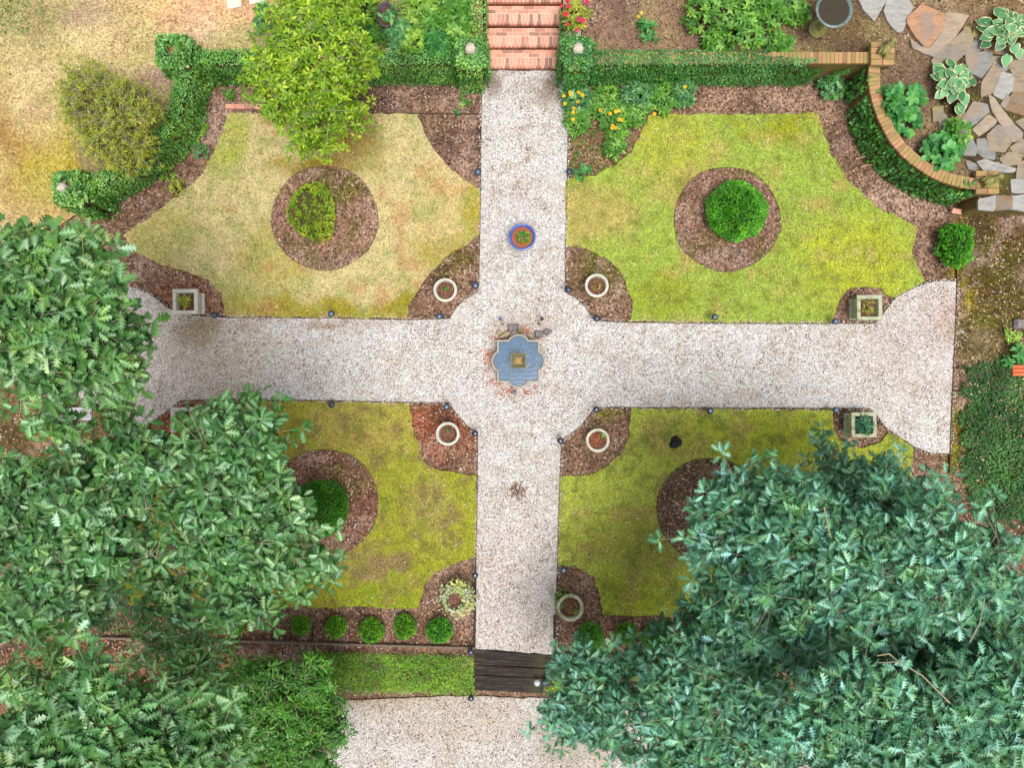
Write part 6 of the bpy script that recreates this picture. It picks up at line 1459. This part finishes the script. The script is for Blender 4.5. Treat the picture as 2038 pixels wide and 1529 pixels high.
tree('oak_tree', 'broad leaved green oak at the left edge over the gravel end', (240, 690), [(60, 560, 5.0, 105), (150, 545, 5.0, 80), (196, 500, 4.8, 44), (202, 458, 4.7, 24), (50, 500, 4.8, 44), (180, 620, 5.0, 78), (80, 680, 5.0, 120), (195, 720, 4.6, 70), (252, 655, 4.4, 38), (40, 780, 4.8, 84), (120, 770, 4.4, 60), (120, 822, 4.2, 40), (150, 800, 4.2, 36), (225, 800, 3.8, 44), (-50, 640, 5.0, 110)], 240, 5, OAKB, 6, .168, 'oak_green', wid=.95,
     spread=.2, gap=.5, group='oaks over the garden corners', seed=5)
tree('oak_tree', 'grey green oak whose crown covers the lower left lawn', (380, 1080), [(240, 880, 3.8, 50), (150, 970, 4.0, 84), (30, 1010, 4.0, 84), (290, 950, 4.4, 90), (410, 930, 4.6, 90), (482, 850, 4.4, 62), (500, 910, 4.6, 62), (470, 1050, 4.6, 110), (545, 1075, 4.4, 90), (625, 1130, 4.0, 50), (590, 985, 4.2, 36), (350, 1060, 4.6, 110), (200, 1070, 4.4, 120), (60, 1110, 4.2, 110), (470, 1165, 4.2, 85), (515, 1235, 3.8, 38), (370, 1180, 4.0, 90), (150, 1170, 3.8, 70), (30, 1220, 3.6, 70)],
     600, 5, OAKB, 7, .142, 'oak_grey', wid=.95, spread=.2, gap=.4, group='oaks over the garden corners', seed=6)
tree('oak_tree', 'sparse dark oak low between the left crowns with litter showing through', (330, 1270), [(300, 1290, 2.8, 60), (380, 1340, 3.0, 80), (60, 1350, 2.8, 70), (420, 1420, 3.2, 60), (280, 1400, 2.8, 60), (130, 1330, 2.6, 50)], 80, 4, OAKB, 6, .15, 'oak_green', wid=.74, spread=.2, gap=.46, group='oaks over the garden corners', seed=7, trunk_r=.08, zbase=-.2)
tree('oak_tree', 'tall nearest oak at the bottom left corner with big pale leaves', (390, 1290), [(200, 1370, 5.6, 60), (120, 1440, 5.6, 70), (220, 1460, 5.6, 80), (60, 1510, 5.6, 80), (330, 1480, 5.4, 70), (430, 1470, 5.2, 45), (200, 1530, 5.6, 80), (370, 1540, 5.4, 70)], 120, 5, OAKB, 7, .17, 'oak_grey', wid=.95, spread=.2, gap=.426, group='oaks over the garden corners', seed=8, zbase=LZ)
tree('evergreen_tree', 'dense dark green fine leaved tree at the bottom beside the gravel court', (600, 1400), [(560, 1400, 1.8, 90), (622, 1350, 2.0, 50), (620, 1305, 1.9, 20), (500, 1370, 1.8, 60), (605, 1470, 1.8, 85), (520, 1480, 1.8, 90), (640, 1420, 1.6, 50), (590, 1550, 1.6, 90), (450, 1420, 1.6, 60)], 620, 5, LANCE, 8, .1, 'evergreen', spread=.1, rzf=.8, elev=(-.2, .5), seed=9, trunk_r=.1, zbase=LZ, wid=1.3)
tree('small_tree', 'bright yellow green small tree over the ivy wall and pale lawn', (672, 212), [(625, 30, 1.9, 90), (570, 85, 1.9, 72), (640, 115, 2.2, 108), (580, 165, 2.1, 90), (700, 140, 2.0, 55), (620, 215, 2.0, 90), (545, 175, 1.8, 48), (640, 275, 1.6, 45), (700, 235, 1.5, 40), (600, 250, 1.8, 55), (720, 120, 1.7, 28), (640, -40, 1.9, 108)],
     640, 5, OVAL, 7, .088, 'yellowgreen', spread=.12, rzf=.7, elev=(-.1, .8), seed=10, trunk_r=.06, zbase=0.0, wid=1.0, gap=.3)
tree('straggly_shrub', 'sparse olive shrub on the terrace inside the curved ivy wall', (240, 262), [(240, 255, 1.3, 85), (200, 215, 1.3, 78), (270, 215, 1.2, 57), (180, 170, 1.2, 52), (260, 300, 1.2, 52), (150, 200, 1.1, 33)], 560, 5, LANCE, 7, .055, 'olive', spread=.11, rzf=.6, elev=(-.2, .7), seed=11, trunk_r=.03, zbase=TZ, wid=1.5, gap=.25)
